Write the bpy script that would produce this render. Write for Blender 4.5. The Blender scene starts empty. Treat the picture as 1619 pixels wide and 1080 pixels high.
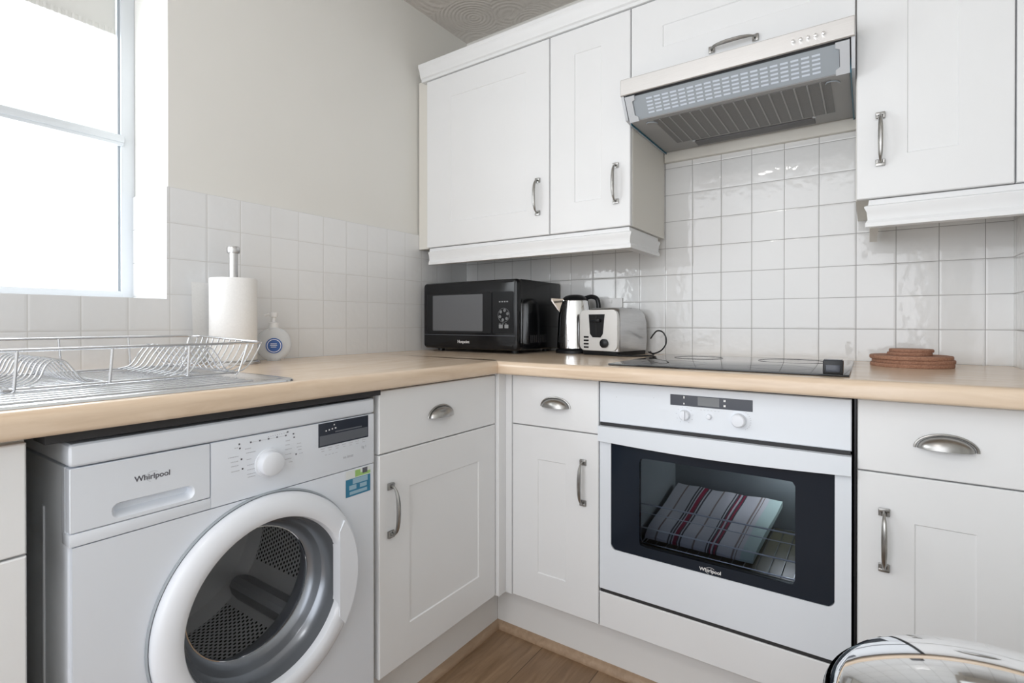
import bpy, bmesh, math, random
from mathutils import Vector, Matrix
random.seed(4)
PI = math.pi
S = bpy.context.scene
COL = S.collection
FZ = 0.012            # floor height
WT = 0.914            # worktop top
XR = 1.924            # right wall

# ---------------------------------------------------------------- materials
def mat(name, col, rough=.5, metal=0, **k):
    m = bpy.data.materials.new(name); m.use_nodes = True
    b = m.node_tree.nodes['Principled BSDF']
    b.inputs['Base Color'].default_value = (*col, 1)
    b.inputs['Roughness'].default_value = rough
    b.inputs['Metallic'].default_value = metal
    for a, v in k.items():
        b.inputs[a.replace('_', ' ')].default_value = v
    return m
def N(m, t, **k):
    n = m.node_tree.nodes.new(t)
    for a, v in k.items(): setattr(n, a, v)
    return n
def L(m, a, b): m.node_tree.links.new(a, b)
def P(m): return m.node_tree.nodes['Principled BSDF']
def bump(m, h, strength=.3, dist=.002, prev=None):
    b = N(m, 'ShaderNodeBump'); b.inputs['Strength'].default_value = strength; b.inputs['Distance'].default_value = dist
    L(m, h, b.inputs['Height'])
    if prev: L(m, prev, b.inputs['Normal'])
    L(m, b.outputs[0], P(m).inputs['Normal'])
    return b.outputs[0]
def noise(m, scale, stretch=(1, 1, 1), detail=3, rough=.5, dist=0):
    tc = N(m, 'ShaderNodeTexCoord'); mp = N(m, 'ShaderNodeMapping'); mp.inputs['Scale'].default_value = stretch
    n = N(m, 'ShaderNodeTexNoise'); n.inputs['Scale'].default_value = scale; n.inputs['Detail'].default_value = detail
    n.inputs['Roughness'].default_value = rough; n.inputs['Distortion'].default_value = dist
    L(m, tc.outputs['Object'], mp.inputs[0]); L(m, mp.outputs[0], n.inputs['Vector'])
    return n.outputs['Fac']
def ramp(m, fac, stops):
    r = N(m, 'ShaderNodeValToRGB'); e = r.color_ramp.elements
    while len(e) < len(stops): e.new(.5)
    for i, (p, c) in enumerate(stops): e[i].position = p; e[i].color = (*c, 1)
    L(m, fac, r.inputs[0]); return r.outputs[0]
def varied(name, c1, c2, scale, rough, stretch=(1, 1, 1), metal=0, bmp=0, **k):
    m = mat(name, c1, rough, metal, **k)
    f = noise(m, scale, stretch)
    L(m, ramp(m, f, [(.35, c1), (.65, c2)]), P(m).inputs['Base Color'])
    if bmp: bump(m, f, bmp, .001)
    return m

def tile_mat(name, axis, u0, z0, mortar, tile, wav=.26, rough=.05):
    m = mat(name, tile, .1)
    tc = N(m, 'ShaderNodeTexCoord'); sp = N(m, 'ShaderNodeSeparateXYZ'); L(m, tc.outputs['Object'], sp.inputs[0])
    def add(o, v):
        a = N(m, 'ShaderNodeMath', operation='ADD'); a.inputs[1].default_value = v; L(m, o, a.inputs[0]); return a.outputs[0]
    cb = N(m, 'ShaderNodeCombineXYZ')
    L(m, add(sp.outputs[axis], -u0 + 10), cb.inputs[0]); L(m, add(sp.outputs['Z'], -z0 + 10), cb.inputs[1])
    br = N(m, 'ShaderNodeTexBrick', offset=0, squash=1)
    br.inputs['Scale'].default_value = 1; br.inputs['Brick Width'].default_value = .1; br.inputs['Row Height'].default_value = .1
    br.inputs['Mortar Size'].default_value = .0011; br.inputs['Mortar Smooth'].default_value = .25
    br.inputs['Color1'].default_value = (*tile, 1); br.inputs['Color2'].default_value = (*[c * .975 for c in tile], 1)
    br.inputs['Mortar'].default_value = (*mortar, 1)
    L(m, cb.outputs[0], br.inputs['Vector']); L(m, br.outputs['Color'], P(m).inputs['Base Color'])
    br2 = N(m, 'ShaderNodeTexBrick', offset=0, squash=1)
    for a, v in (('Scale', 1), ('Brick Width', .1), ('Row Height', .1), ('Mortar Size', .006), ('Mortar Smooth', 1)): br2.inputs[a].default_value = v
    L(m, cb.outputs[0], br2.inputs['Vector'])
    inv = N(m, 'ShaderNodeMath', operation='SUBTRACT'); inv.inputs[0].default_value = 1; L(m, br2.outputs['Fac'], inv.inputs[1])
    b1 = bump(m, inv.outputs[0], .35, .0012)
    bump(m, noise(m, 34, detail=1.5), wav, .0035, b1)
    r = N(m, 'ShaderNodeMapRange'); r.inputs['To Min'].default_value = rough; r.inputs['To Max'].default_value = .8
    L(m, br.outputs['Fac'], r.inputs[0]); L(m, r.outputs[0], P(m).inputs['Roughness'])
    return m

def wood_mat(name, stretch, c, rough, scale=9, plank=None, bmp=.05):
    m = mat(name, c[1], rough)
    f = noise(m, scale, stretch, 6, .6, .6)
    col = ramp(m, f, [(.25, c[0]), (.5, c[1]), (.75, c[2])])
    if plank:
        tc = N(m, 'ShaderNodeTexCoord'); mp = N(m, 'ShaderNodeMapping'); mp.inputs['Rotation'].default_value = (0, 0, PI / 2)
        mp.inputs['Location'].default_value = (10.3, 10.07, 0)
        L(m, tc.outputs['Object'], mp.inputs[0])
        br = N(m, 'ShaderNodeTexBrick', offset=.37, squash=1)
        for a, v in (('Scale', 1), ('Brick Width', plank[0]), ('Row Height', plank[1]), ('Mortar Size', plank[2])): br.inputs[a].default_value = v
        br.inputs['Color1'].default_value = (1, 1, 1, 1); br.inputs['Color2'].default_value = (*plank[3], 1); br.inputs['Mortar'].default_value = (.35, .3, .26, 1)
        L(m, mp.outputs[0], br.inputs['Vector'])
        mx = N(m, 'ShaderNodeMix', data_type='RGBA', blend_type='MULTIPLY'); mx.inputs['Factor'].default_value = 1
        L(m, col, mx.inputs['A']); L(m, br.outputs['Color'], mx.inputs['B']); col = mx.outputs['Result']
    L(m, col, P(m).inputs['Base Color'])
    if bmp: bump(m, f, bmp, .001)
    return m

M = {}
M['cab'] = varied('cabinet_white', (.79, .80, .81), (.78, .79, .80), 6, .42)
M['carcass'] = mat('carcass_cream', (.73, .71, .66), .5)
M['plinth'] = mat('plinth_white', (.75, .75, .745), .5)
M['wallp'] = varied('wall_paint', (.77, .765, .735), (.755, .75, .72), 3, .85)

M['tileA'] = tile_mat('tiles_left', 'Y', -.0116, 1.013, (.62, .62, .61), (.79, .80, .81))
M['tileR'] = tile_mat('tiles_reveal', 'X', -.008, 1.013, (.45, .45, .44), (.72, .73, .74), .25, .35)
M['tileB'] = tile_mat('tiles_back', 'X', .0662, 1.0135, (.36, .355, .35), (.785, .79, .79))
M['tileC'] = tile_mat('tiles_right', 'Y', -.03, 1.0135, (.36, .355, .35), (.785, .79, .79))
M['grout'] = mat('grout', (.7, .69, .67), .8)
beech = ((.59, .45, .325), (.68, .54, .405), (.75, .615, .485))
M['wtA'] = wood_mat('beech_left', (9, 1.1, 9), beech, .2, 5, bmp=0)
M['wtB'] = wood_mat('beech_back', (1.1, 9, 9), beech, .2, 5, bmp=0)
M['floor'] = wood_mat('oak_laminate', (13, 1.3, 8), ((.20, .125, .07), (.30, .195, .115), (.40, .275, .17)), .38, 3.2, (1.2, .19, .0015, (.78, .74, .7)))
M['mould'] = wood_mat('oak_beading', (8, 1.5, 8), ((.28, .19, .12), (.36, .25, .165), (.43, .31, .21)), .45, 6)
M['appl'] = mat('appliance_white', (.74, .78, .84), .28, Coat_Weight=.3)
M['appl2'] = mat('appliance_white_knob', (.77, .80, .85), .25)
M['ovenw'] = mat('oven_white', (.74, .78, .83), .25)
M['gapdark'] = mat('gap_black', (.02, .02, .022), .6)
M['black'] = mat('black_plastic', (.010, .011, .013), .3, Specular_IOR_Level=.3)
M['blackgloss'] = mat('black_gloss', (.006, .0065, .008), .12, Specular_IOR_Level=.35)
M['hobglass'] = mat('hob_glass', (.01, .011, .013), .05)
M['ovenglass'] = mat('oven_black_glass', (.011, .016, .025), .1, Specular_IOR_Level=.22)
M['display'] = mat('display_black', (.025, .03, .045), .2)
M['displaygrey'] = mat('display_grey', (.11, .12, .14), .3)
M['lcd'] = mat('lcd_grey', (.17, .18, .19), .3)
M['nickel'] = varied('satin_nickel', (.42, .415, .40), (.34, .335, .325), 60, .3, metal=1)
M['chrome'] = mat('chrome', (.86, .87, .88), .05, 1)
M['steel'] = varied('brushed_steel', (.66, .66, .665), (.6, .6, .605), 30, .28, (1, 1, 30), 1)
M['steelfine'] = varied('hood_steel', (.70, .69, .68), (.66, .65, .64), 20, .42, (1, 1, 40), .85)
M['drain'] = mat('drainer_steel', (.74, .75, .77), .2, 1)
M['wire'] = mat('wire_steel', (.60, .61, .63), .25, 1)
M['wire2'] = mat('bright_wire', (.8, .8, .8), .3, .3)
M['hoodgrey'] = mat('hood_grey', (.33, .365, .40), .45)
M['hoodslot'] = mat('hood_slot', (.60, .66, .74), .4)
M['filter'] = varied('filter_mesh', (.17, .17, .17), (.21, .21, .21), 900, .6)
M['filtrib'] = mat('filter_rib', (.33, .33, .33), .5)
M['hooddark'] = mat('hood_inner', (.12, .12, .125), .5)
M['film'] = mat('blue_film', (.02, .13, .19), .35)
M['bracket'] = mat('bracket_plastic', (.55, .57, .6), .4)
M['paper'] = varied('paper_towel', (.86, .86, .855), (.83, .83, .825), 200, .95, bmp=.15)
M['white'] = mat('white_plastic', (.82, .82, .82), .35)
M['frame'] = mat('upvc_white', (.62, .65, .68), .35)
M['blind'] = mat('blind_cloth', (.62, .62, .60), .8)
M['label'] = mat('label_blue', (.03, .10, .34), .4)
M['labelw'] = mat('label_white', (.8, .82, .85), .4)
M['stblue'] = mat('sticker_blue', (.03, .19, .32), .4)
M['stlight'] = mat('sticker_pale_blue', (.30, .46, .56), .4)
M['stgreen'] = mat('sticker_green', (.33, .55, .17), .4)
M['stwhite'] = mat('sticker_white', (.7, .73, .72), .4)
M['ink'] = mat('ink_grey', (.10, .10, .12), .5)
M['inklight'] = mat('ink_pale', (.5, .52, .56), .5)
M['logo_w'] = mat('logo_white', (.8, .8, .8), .4)
M['rubber'] = mat('grey_gasket', (.17, .18, .2), .35)
M['doorgrey'] = mat('porthole_grey', (.26, .28, .31), .24, .55)
M['paddle'] = mat('paddle_grey', (.42, .43, .45), .3)
M['cavity'] = mat('oven_enamel', (.30, .33, .33), .4)
M['tray'] = mat('olive_tray', (.10, .095, .055), .4)
M['cork'] = varied('cork', (.30, .15, .095), (.42, .23, .155), 260, .9, bmp=.5)
M['tglass'] = mat('clear_soap', (.82, .85, .88), .08, Alpha=.5)
# ceiling: swirled plaster
m = mat('artex', (.66, .63, .60), .8); M['ceil'] = m
tc = N(m, 'ShaderNodeTexCoord'); vo = N(m, 'ShaderNodeTexVoronoi'); vo.inputs['Scale'].default_value = 5
L(m, tc.outputs['Object'], vo.inputs['Vector'])
mu = N(m, 'ShaderNodeMath', operation='MULTIPLY'); mu.inputs[1].default_value = 75; L(m, vo.outputs['Distance'], mu.inputs[0])
si = N(m, 'ShaderNodeMath', operation='SINE'); L(m, mu.outputs[0], si.inputs[0])
b1 = bump(m, si.outputs[0], .25, .004); bump(m, noise(m, 14, detail=5, dist=1.5), .5, .012, b1)
# clear / tinted glass: straight-through glass sheets
def sheet(name, tint, refl):
    m = bpy.data.materials.new(name); m.use_nodes = True; nt = m.node_tree; nt.nodes.remove(P(m))
    out = [n for n in nt.nodes if n.type == 'OUTPUT_MATERIAL'][0]
    t = N(m, 'ShaderNodeBsdfTransparent'); t.inputs[0].default_value = (*tint, 1)
    g = N(m, 'ShaderNodeBsdfGlossy'); g.inputs['Roughness'].default_value = .03
    fr = N(m, 'ShaderNodeFresnel'); fr.inputs[0].default_value = refl
    ge = N(m, 'ShaderNodeNewGeometry'); ff = N(m, 'ShaderNodeMath', operation='SUBTRACT'); ff.inputs[0].default_value = 1; L(m, ge.outputs['Backfacing'], ff.inputs[1])
    fm = N(m, 'ShaderNodeMath', operation='MULTIPLY'); L(m, fr.outputs[0], fm.inputs[0]); L(m, ff.outputs[0], fm.inputs[1])
    mx = N(m, 'ShaderNodeMixShader'); L(m, fm.outputs[0], mx.inputs[0]); L(m, t.outputs[0], mx.inputs[1]); L(m, g.outputs[0], mx.inputs[2])
    L(m, mx.outputs[0], out.inputs[0]); return m
M['pane'] = sheet('window_glass', (.97, .98, .98), 1.45)
M['ovenpane'] = sheet('oven_tinted_glass', (.50, .53, .58), 1.2)
M['bowl'] = sheet('porthole_glass', (.9, .91, .93), 1.18)
# drum: perforated steel, holes from the mesh's own UVs
m = mat('drum_steel', (.72, .72, .72), .3, .3); M['drum'] = m
uv = N(m, 'ShaderNodeUVMap'); sp = N(m, 'ShaderNodeSeparateXYZ'); L(m, uv.outputs[0], sp.inputs[0])
def mth(op, a, b=None):
    n = N(m, 'ShaderNodeMath', operation=op)
    for i, x in enumerate((a, b)):
        if x is None: continue
        if isinstance(x, (int, float)): n.inputs[i].default_value = x
        else: L(m, x, n.inputs[i])
    return n.outputs[0]
row = mth('FLOOR', sp.outputs[1]); sh = mth('MULTIPLY', mth('MODULO', row, 2), .5)
fx = mth('SUBTRACT', mth('FRACT', mth('ADD', sp.outputs[0], sh)), .5); fy = mth('SUBTRACT', mth('FRACT', sp.outputs[1]), .5)
d = mth('SQRT', mth('ADD', mth('MULTIPLY', fx, fx), mth('MULTIPLY', fy, fy)))
hole = mth('LESS_THAN', d, .30)
mx = N(m, 'ShaderNodeMix', data_type='RGBA'); L(m, hole, mx.inputs['Factor']); mx.inputs['A'].default_value = (.85, .85, .85, 1); mx.inputs['B'].default_value = (.01, .01, .01, 1)
L(m, mx.outputs['Result'], P(m).inputs['Base Color']); L(m, mth('MULTIPLY', mth('SUBTRACT', 1, hole), .3), P(m).inputs['Metallic'])
bump(m, mth('MINIMUM', d, .45), .6, .004)
M['drumplain'] = mat('drum_polished', (.88, .88, .88), .35, .25)
# towel stripes along its width (UV x)
m = mat('striped_towel', (.6, .6, .58), .95); M['towel'] = m
uv = N(m, 'ShaderNodeUVMap'); sp = N(m, 'ShaderNodeSeparateXYZ'); L(m, uv.outputs[0], sp.inputs[0])
cr = N(m, 'ShaderNodeValToRGB'); cr.color_ramp.interpolation = 'CONSTANT'
base = (.62, .60, .62); gr = (.50, .62, .58); dk = (.07, .07, .08); rd = (.32, .02, .06); br_ = (.28, .22, .20)
st = [(0, base), (.10, br_), (.115, base), (.22, dk), (.235, base), (.25, dk), (.262, base), (.275, rd), (.31, dk), (.322, base), (.335, dk), (.35, base), (.46, br_), (.475, base),
      (.58, dk), (.592, base), (.605, dk), (.62, rd), (.632, base), (.645, dk), (.66, rd), (.672, dk), (.685, base), (.81, br_), (.825, base), (.84, br_), (.85, base), (.89, gr)]
e = cr.color_ramp.elements
while len(e) < len(st): e.new(.5)
for i, (p_, c) in enumerate(st): e[i].position = p_; e[i].color = (*c, 1)
L(m, sp.outputs[0], cr.inputs[0]); L(m, cr.outputs[0], P(m).inputs['Base Color']); bump(m, noise(m, 500), .5, .001)

# ---------------------------------------------------------------- mesh helpers
def F(face, u, v, n):
    """a point on a run: 'A' along the left wall (u=y, n=x), 'B' along the back wall (u=x, n=-y)"""
    return Vector((n, u, v)) if face == 'A' else Vector((u, -n, v))
def new(): return bmesh.new()
def box(bm, a, b, bev=0, seg=2):
    x0, y0, z0 = [min(a[i], b[i]) for i in range(3)]; x1, y1, z1 = [max(a[i], b[i]) for i in range(3)]
    t = bmesh.new()
    vs = [t.verts.new(c) for c in ((x0, y0, z0), (x1, y0, z0), (x1, y1, z0), (x0, y1, z0), (x0, y0, z1), (x1, y0, z1), (x1, y1, z1), (x0, y1, z1))]
    for f in ((3, 2, 1, 0), (4, 5, 6, 7), (0, 1, 5, 4), (1, 2, 6, 5), (2, 3, 7, 6), (3, 0, 4, 7)): t.faces.new([vs[i] for i in f])
    if bev: bmesh.ops.bevel(t, geom=t.edges[:], offset=bev, segments=seg, affect='EDGES', profile=.6)
    merge(bm, t); return bm
def merge(bm, t, mtx=None, mi=None):
    if mtx is not None: bmesh.ops.transform(t, matrix=mtx, verts=t.verts)
    mp = {v: bm.verts.new(v.co) for v in t.verts}
    for f in t.faces:
        try:
            g = bm.faces.new([mp[v] for v in f.verts]); g.material_index = f.material_index if mi is None else mi
        except ValueError: pass
    t.free()
def fbox(bm, face, u0, u1, v0, v1, n0, n1, bev=0, seg=2): return box(bm, F(face, u0, v0, n0), F(face, u1, v1, n1), bev, seg)
def rings(bm, rs, cap0=True, cap1=True, closed=True):
    """bridge successive closed rings of points"""
    R = [[bm.verts.new(p) for p in r] for r in rs]; k = len(R[0])
    for a, b in zip(R, R[1:]):
        for i in range(k if closed else k - 1):
            j = (i + 1) % k; bm.faces.new((a[i], a[j], b[j], b[i]))
    if cap0: bm.faces.new(R[0][::-1])
    if cap1: bm.faces.new(R[-1])
    return R
def lathe(bm, prof, c=(0, 0, 0), seg=48, mtx=None, cap=True):
    t = bmesh.new()
    rings(t, [[(max(r, 1e-5) * math.cos(2 * PI * i / seg), max(r, 1e-5) * math.sin(2 * PI * i / seg), z) for i in range(seg)] for r, z in prof], cap, cap)
    merge(bm, t, mtx if mtx is not None else Matrix.Translation(c)); return bm
def tube(bm, pts, r, seg=8, cap=True):
    pts = [Vector(p) for p in pts]; n = len(pts)
    rr = r if isinstance(r, (list, tuple)) else [r] * n
    T = [(pts[min(i + 1, n - 1)] - pts[max(i - 1, 0)]).normalized() for i in range(n)]
    up = Vector((0, 0, 1)) if abs(T[0].z) < .9 else Vector((1, 0, 0))
    nx = T[0].cross(up).normalized(); rs = []
    for i in range(n):
        nx = (nx - T[i] * nx.dot(T[i])).normalized(); by = T[i].cross(nx)
        rs.append([pts[i] + (nx * math.cos(2 * PI * k / seg) + by * math.sin(2 * PI * k / seg)) * rr[i] for k in range(seg)])
    rings(bm, rs, cap, cap); return bm
def smooth_path(ctrl, per=8):
    c = [Vector(p) for p in ctrl]; c = [c[0] * 2 - c[1]] + c + [c[-1] * 2 - c[-2]]; out = []
    for i in range(1, len(c) - 2):
        p0, p1, p2, p3 = c[i - 1:i + 3]
        for k in range(per):
            t = k / per
            out.append(.5 * ((2 * p1) + (-p0 + p2) * t + (2 * p0 - 5 * p1 + 4 * p2 - p3) * t * t + (-p0 + 3 * p1 - 3 * p2 + p3) * t ** 3))
    out.append(c[-2]); return out
def prism(bm, face, outline, n0, n1):
    """outline of (u,v) points pushed from n0 to n1"""
    rings(bm, [[F(face, u, v, n0) for u, v in outline], [F(face, u, v, n1) for u, v in outline]]); return bm
def rrect(u0, u1, v0, v1, r, k=6):
    o = []
    for cu, cv, a in ((u1 - r, v1 - r, 0), (u0 + r, v1 - r, 90), (u0 + r, v0 + r, 180), (u1 - r, v0 + r, 270)):
        for i in range(k + 1):
            t = math.radians(a + 90 * i / k); o.append((cu + r * math.cos(t), cv + r * math.sin(t)))
    return o
def obj(name, bm, mats, parent=None, kind=None, sm=True):
    bmesh.ops.recalc_face_normals(bm, faces=bm.faces)
    me = bpy.data.meshes.new(name)
    off = Vector((0, 0, 0)); p = parent
    while p is not None: off += p.location if p.get('_w') else Vector((0, 0, 0)); p = p.parent
    if off.length: bmesh.ops.translate(bm, vec=-off, verts=bm.verts)
    bm.to_mesh(me); bm.free()
    for m_ in (mats if isinstance(mats, (list, tuple)) else [mats]): me.materials.append(m_)
    if sm:
        for f in me.polygons: f.use_smooth = True
        me.set_sharp_from_angle(angle=math.radians(32))
    o = bpy.data.objects.new(name, me); COL.objects.link(o); o.parent = parent
    if kind: o['kind'] = kind
    return o
def thing(name, label, cat, loc, rotz=0, group=None, world=True):
    o = bpy.data.objects.new(name, None); COL.objects.link(o); o.location = loc; o.rotation_euler = (0, 0, rotz)
    o['label'] = label; o['category'] = cat; o.empty_display_size = .05
    if group: o['group'] = group
    if world and not rotz: o['_w'] = 1
    return o
def tag(o, label, cat, group=None):
    o['label'] = label; o['category'] = cat
    if group: o['group'] = group
    return o
def struct(name, bm, m_, parent=None): return obj(name, bm, m_, parent, 'structure')
def text(name, body, size, loc, face, m_, parent, shear=0, align='CENTER'):
    cu = bpy.data.curves.new(name, 'FONT'); cu.body = body; cu.size = size; cu.extrude = .0002; cu.align_x = align; cu.align_y = 'CENTER'; cu.shear = shear; cu.offset = .0002
    cu.materials.append(m_)
    o = bpy.data.objects.new(name, cu); COL.objects.link(o)
    o.rotation_euler = (PI / 2, 0, PI / 2) if face == 'A' else (PI / 2, 0, 0)
    bpy.context.view_layer.update()
    me = bpy.data.meshes.new_from_object(o.evaluated_get(bpy.context.evaluated_depsgraph_get())); bpy.data.objects.remove(o)
    me.transform(Matrix.Translation(Vector(loc)) @ (Matrix.Rotation(PI / 2, 4, 'Z') if face == 'A' else Matrix.Identity(4)) @ Matrix.Rotation(PI / 2, 4, 'X'))
    off = Vector((0, 0, 0)); p = parent
    while p is not None: off += p.location if p.get('_w') else Vector((0, 0, 0)); p = p.parent
    me.transform(Matrix.Translation(-off)); o = bpy.data.objects.new(name, me); COL.objects.link(o); o.parent = parent
    return o

# ---------------------------------------------------------------- room
Y1 = -3.6
b = new(); box(b, (-.3, Y1, FZ - .1), (XR + .2, .2, FZ)); struct('floor', b, M['floor'])
b = new(); box(b, (-.3, Y1, 2.39), (XR + .2, .2, 2.5)); struct('ceiling', b, M['ceil'])
b = new(); box(b, (-.3, .006, FZ), (XR + .2, .2, 2.39)); wb = struct('wall_back', b, M['wallp'])
b = new(); box(b, (0, 0, WT - .02), (XR, .0062, 1.43)); box(b, (.9, 0, 1.43), (1.62, .0062, 1.634)); struct('tiles', b, M['tileB'], wb)
b = new()
WB, WTOP, WR, WL = 1.094, 2.16, -1.313, -2.95
box(b, (-.3, WR, FZ), (-.006, .01, 2.39)); box(b, (-.3, Y1, FZ), (-.006, WL, 2.39)); box(b, (-.3, WL, FZ), (-.006, WR, WB)); box(b, (-.3, WL, WTOP), (-.006, WR, 2.39))
wa = struct('wall_left', b, M['wallp'])
b = new(); box(b, (-.0065, -1.319, WT - .02), (0, .005, 1.413)); box(b, (-.0065, -2.8, WT - .02), (0, -1.319, 1.1)); struct('tiles', b, M['tileA'], wa)
b = new(); box(b, (-.255, -1.3192, 1.1), (-.0001, -1.3125, 1.413)); struct('reveal_tiles', b, M['tileR'], wa)
b = new(); box(b, (-.27, WL, WB - .002), (-.0005, -1.3128, 1.1)); struct('window_sill', b, M['white'], wa)
b = new(); box(b, (XR, -3.0, FZ), (XR + .2, .006, 2.39)); wc = struct('wall_right', b, M['wallp'])
b = new(); box(b, (XR - .0005, -.66, WT - .02), (XR + .005, 0, 1.36)); struct('tiles', b, M['tileC'], wc)
# window: frame, sashes, transom, glass
b = new(); fx0, fx1 = -.285, -.228
box(b, (fx0, WR - .036, 1.1), (fx1, WR, WTOP), .004); box(b, (fx0, WL, 1.1), (fx1, WL + .036, WTOP), .004)
box(b, (fx0, WL + .03, 1.1), (fx1, WR - .03, 1.128), .004); box(b, (fx0, WL + .03, WTOP - .035), (fx1, WR - .03, WTOP), .004)
wf = struct('window_1', b, M['frame'])
b = new(); box(b, (-.2575, WL + .03, 1.560), (fx1 + .006, WR - .03, 1.592), .004); box(b, (-.25, WL + .03, 1.569), (fx1 + .010, WR - .03, 1.583), .003); struct('glazing_bar', b, M['frame'], wf)
b = new(); box(b, (-.262, WL + .03, 1.126), (-.258, WR - .034, WTOP - .03)); struct('pane', b, M['pane'], wf)
b = new(); box(b, (-.258, WR - .042, 1.128), (-.236, WR - .036, WTOP - .03)); struct('glazing_seal', b, M['hoodgrey'], wf)
t = thing('window_blind', 'pale blind raised to the top of the kitchen window with ribbed lower edge', 'blind', (-.236, -1.85, 1.89))
b = new(); box(b, (-.246, WL + .045, 1.905), (-.243, WR - .045, WTOP - .03)); obj('blind_cloth', b, M['blind'], t)
b = new(); box(b, (-.25, WL + .045, 1.888), (-.238, WR - .045, 1.905), .002)
for i in range(100): box(b, (-.239, WR - .05 - i * .0155 - .006, 1.889), (-.2365, WR - .05 - i * .0155, 1.904))
obj('bottom_bar', b, M['blind'], t)
# plinth boards and floor beading belong to the setting
b = new(); box(b, (.558, -2.6, FZ), (.575, -.5455, .167)); struct('trim_1', b, M['plinth'])
b = new(); box(b, (.5755, -.545, FZ), (XR, -.528, .167)); struct('trim_2', b, M['plinth'])
def bead(n, a):  # scotia beading section swept along the plinth foot
    pr = [(0, 0), (.016, 0), (.016, .006), (.013, .013), (.007, .02), (0, .024)]; bm = new()
    if a == 'A': rings(bm, [[(.575 + p, y if y < -1 else -.545 - p, FZ + q) for p, q in pr] for y in (-2.6, -.545)])
    else: rings(bm, [[(x if x > 1 else .575 + p, -.545 - p, FZ + q) for p, q in pr] for x in (.575, XR)])
    return struct(n, bm, M['mould'])
bead('baseboard_left', 'A'); bead('baseboard_back', 'B')

# ---------------------------------------------------------------- worktops
ED = .655
def prof():
    p = [(.0008, WT), (.61, WT)]
    r = .016
    for i in range(0, 7):
        a = PI / 2 * (1 - i / 6); p.append((ED - r + r * math.cos(a), WT - r + r * math.sin(a)))
    r = .007
    for i in range(0, 5):
        a = -PI / 2 * i / 4; p.append((ED - r + r * math.cos(a), .874 + r + r * math.sin(a)))
    p += [(.61, .874), (.0008, .874)]
    return p
pr = prof(); b = new()
rings(b, [[(d_, -2.9, z) for d_, z in pr], [(d_, -.6105 if d_ <= .61 else -d_ - .0005, z) for d_, z in pr]])
wta = tag(obj('worktop', b, M['wtA']), 'beech-effect worktop under the window carrying the draining board', 'worktop', 'beech worktops')
b = new()
rings(b, [[(.0008 if d_ <= .61 else d_, -d_, z) for d_, z in pr], [(XR - .001, -d_, z) for d_, z in pr]])
tag(obj('worktop', b, M['wtB']), 'beech-effect worktop along the back wall carrying the hob and microwave', 'worktop', 'beech worktops')

b = new(); box(b, (.585, -1.735, .8605), (.640, -1.116, .8738)); obj('gap_shade_strip', b, M['gapdark'], wta)  # black strip standing in for shade and dirt in the gap above the washer
# ---------------------------------------------------------------- cabinet pieces
def front(face, u0, u1, v0, v1, n0, n1, panel=None, depth=.0028):
    """a cabinet front with softened edges and an optional shallow sunk panel"""
    bm = new(); e = .0022
    def R(a0, a1, c0, c1, n): return [F(face, a0, c0, n), F(face, a1, c0, n), F(face, a1, c1, n), F(face, a0, c1, n)]
    rs = [R(u0, u1, v0, v1, n0), R(u0, u1, v0, v1, n1 - e), R(u0 + e * .4, u1 - e * .4, v0 + e * .4, v1 - e * .4, n1 - e * .4), R(u0 + e, u1 - e, v0 + e, v1 - e, n1)]
    if panel:
        a0, a1, c0, c1 = panel
        rs += [R(a0, a1, c0, c1, n1), R(a0 + .0022, a1 - .0022, c0 + .0022, c1 - .0022, n1 - depth)]
    rings(bm, rs); return bm
def frame_mtx(face, c, horizontal=False):
    """columns: along, side, out"""
    out = Vector((1, 0, 0)) if face == 'A' else Vector((0, -1, 0)); u = Vector((0, 1, 0)) if face == 'A' else Vector((1, 0, 0)); v = Vector((0, 0, 1))
    al, sd = (u, v) if horizontal else (v, u)
    if al.cross(sd).dot(out) < 0: sd = -sd
    m_ = Matrix((al, sd, out)).transposed().to_4x4(); m_.translation = Vector(c); return m_
def bow_handle(face, c, parent, horizontal=False, ln=.118):
    h = ln / 2; t = new()
    ctrl = [(-h, 0, .004), (-h + .001, 0, .014), (-h + .012, 0, .023), (-h * .45, 0, .0285), (0, 0, .030), (h * .45, 0, .0285), (h - .012, 0, .023), (h - .001, 0, .014), (h, 0, .004)]
    pts = smooth_path(ctrl, 5); n = len(pts)
    rad = []
    for i in range(n):
        s = abs(i / (n - 1) * 2 - 1); rad.append(.0056 - .0012 * (s / .45) ** 2 if s < .45 else max(.0027, .0044 - .0017 * (s - .45) / .2))
    for i in range(n):
        if abs(i / (n - 1) * 2 - 1) > .9: rad[i] = .0034
    tube(t, pts, rad, 10)
    for s in (-1, 1):  # ribbed square feet
        box(t, (s * h - .0085, -.010, 0), (s * h + .0085, .010, .0035), .001)
        box(t, (s * h + s * .001, -.0095, .003), (s * h + s * .008, .0095, .0075), .0015, 2)
        for k in (-1, 1): box(t, (s * h - .0075, k * .0068 - .0026, .003), (s * h + .0075, k * .0068 + .0026, .0068), .001, 1)
    bm = new(); merge(bm, t, frame_mtx(face, c, horizontal)); return obj('handle', bm, M['nickel'], parent)
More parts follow.
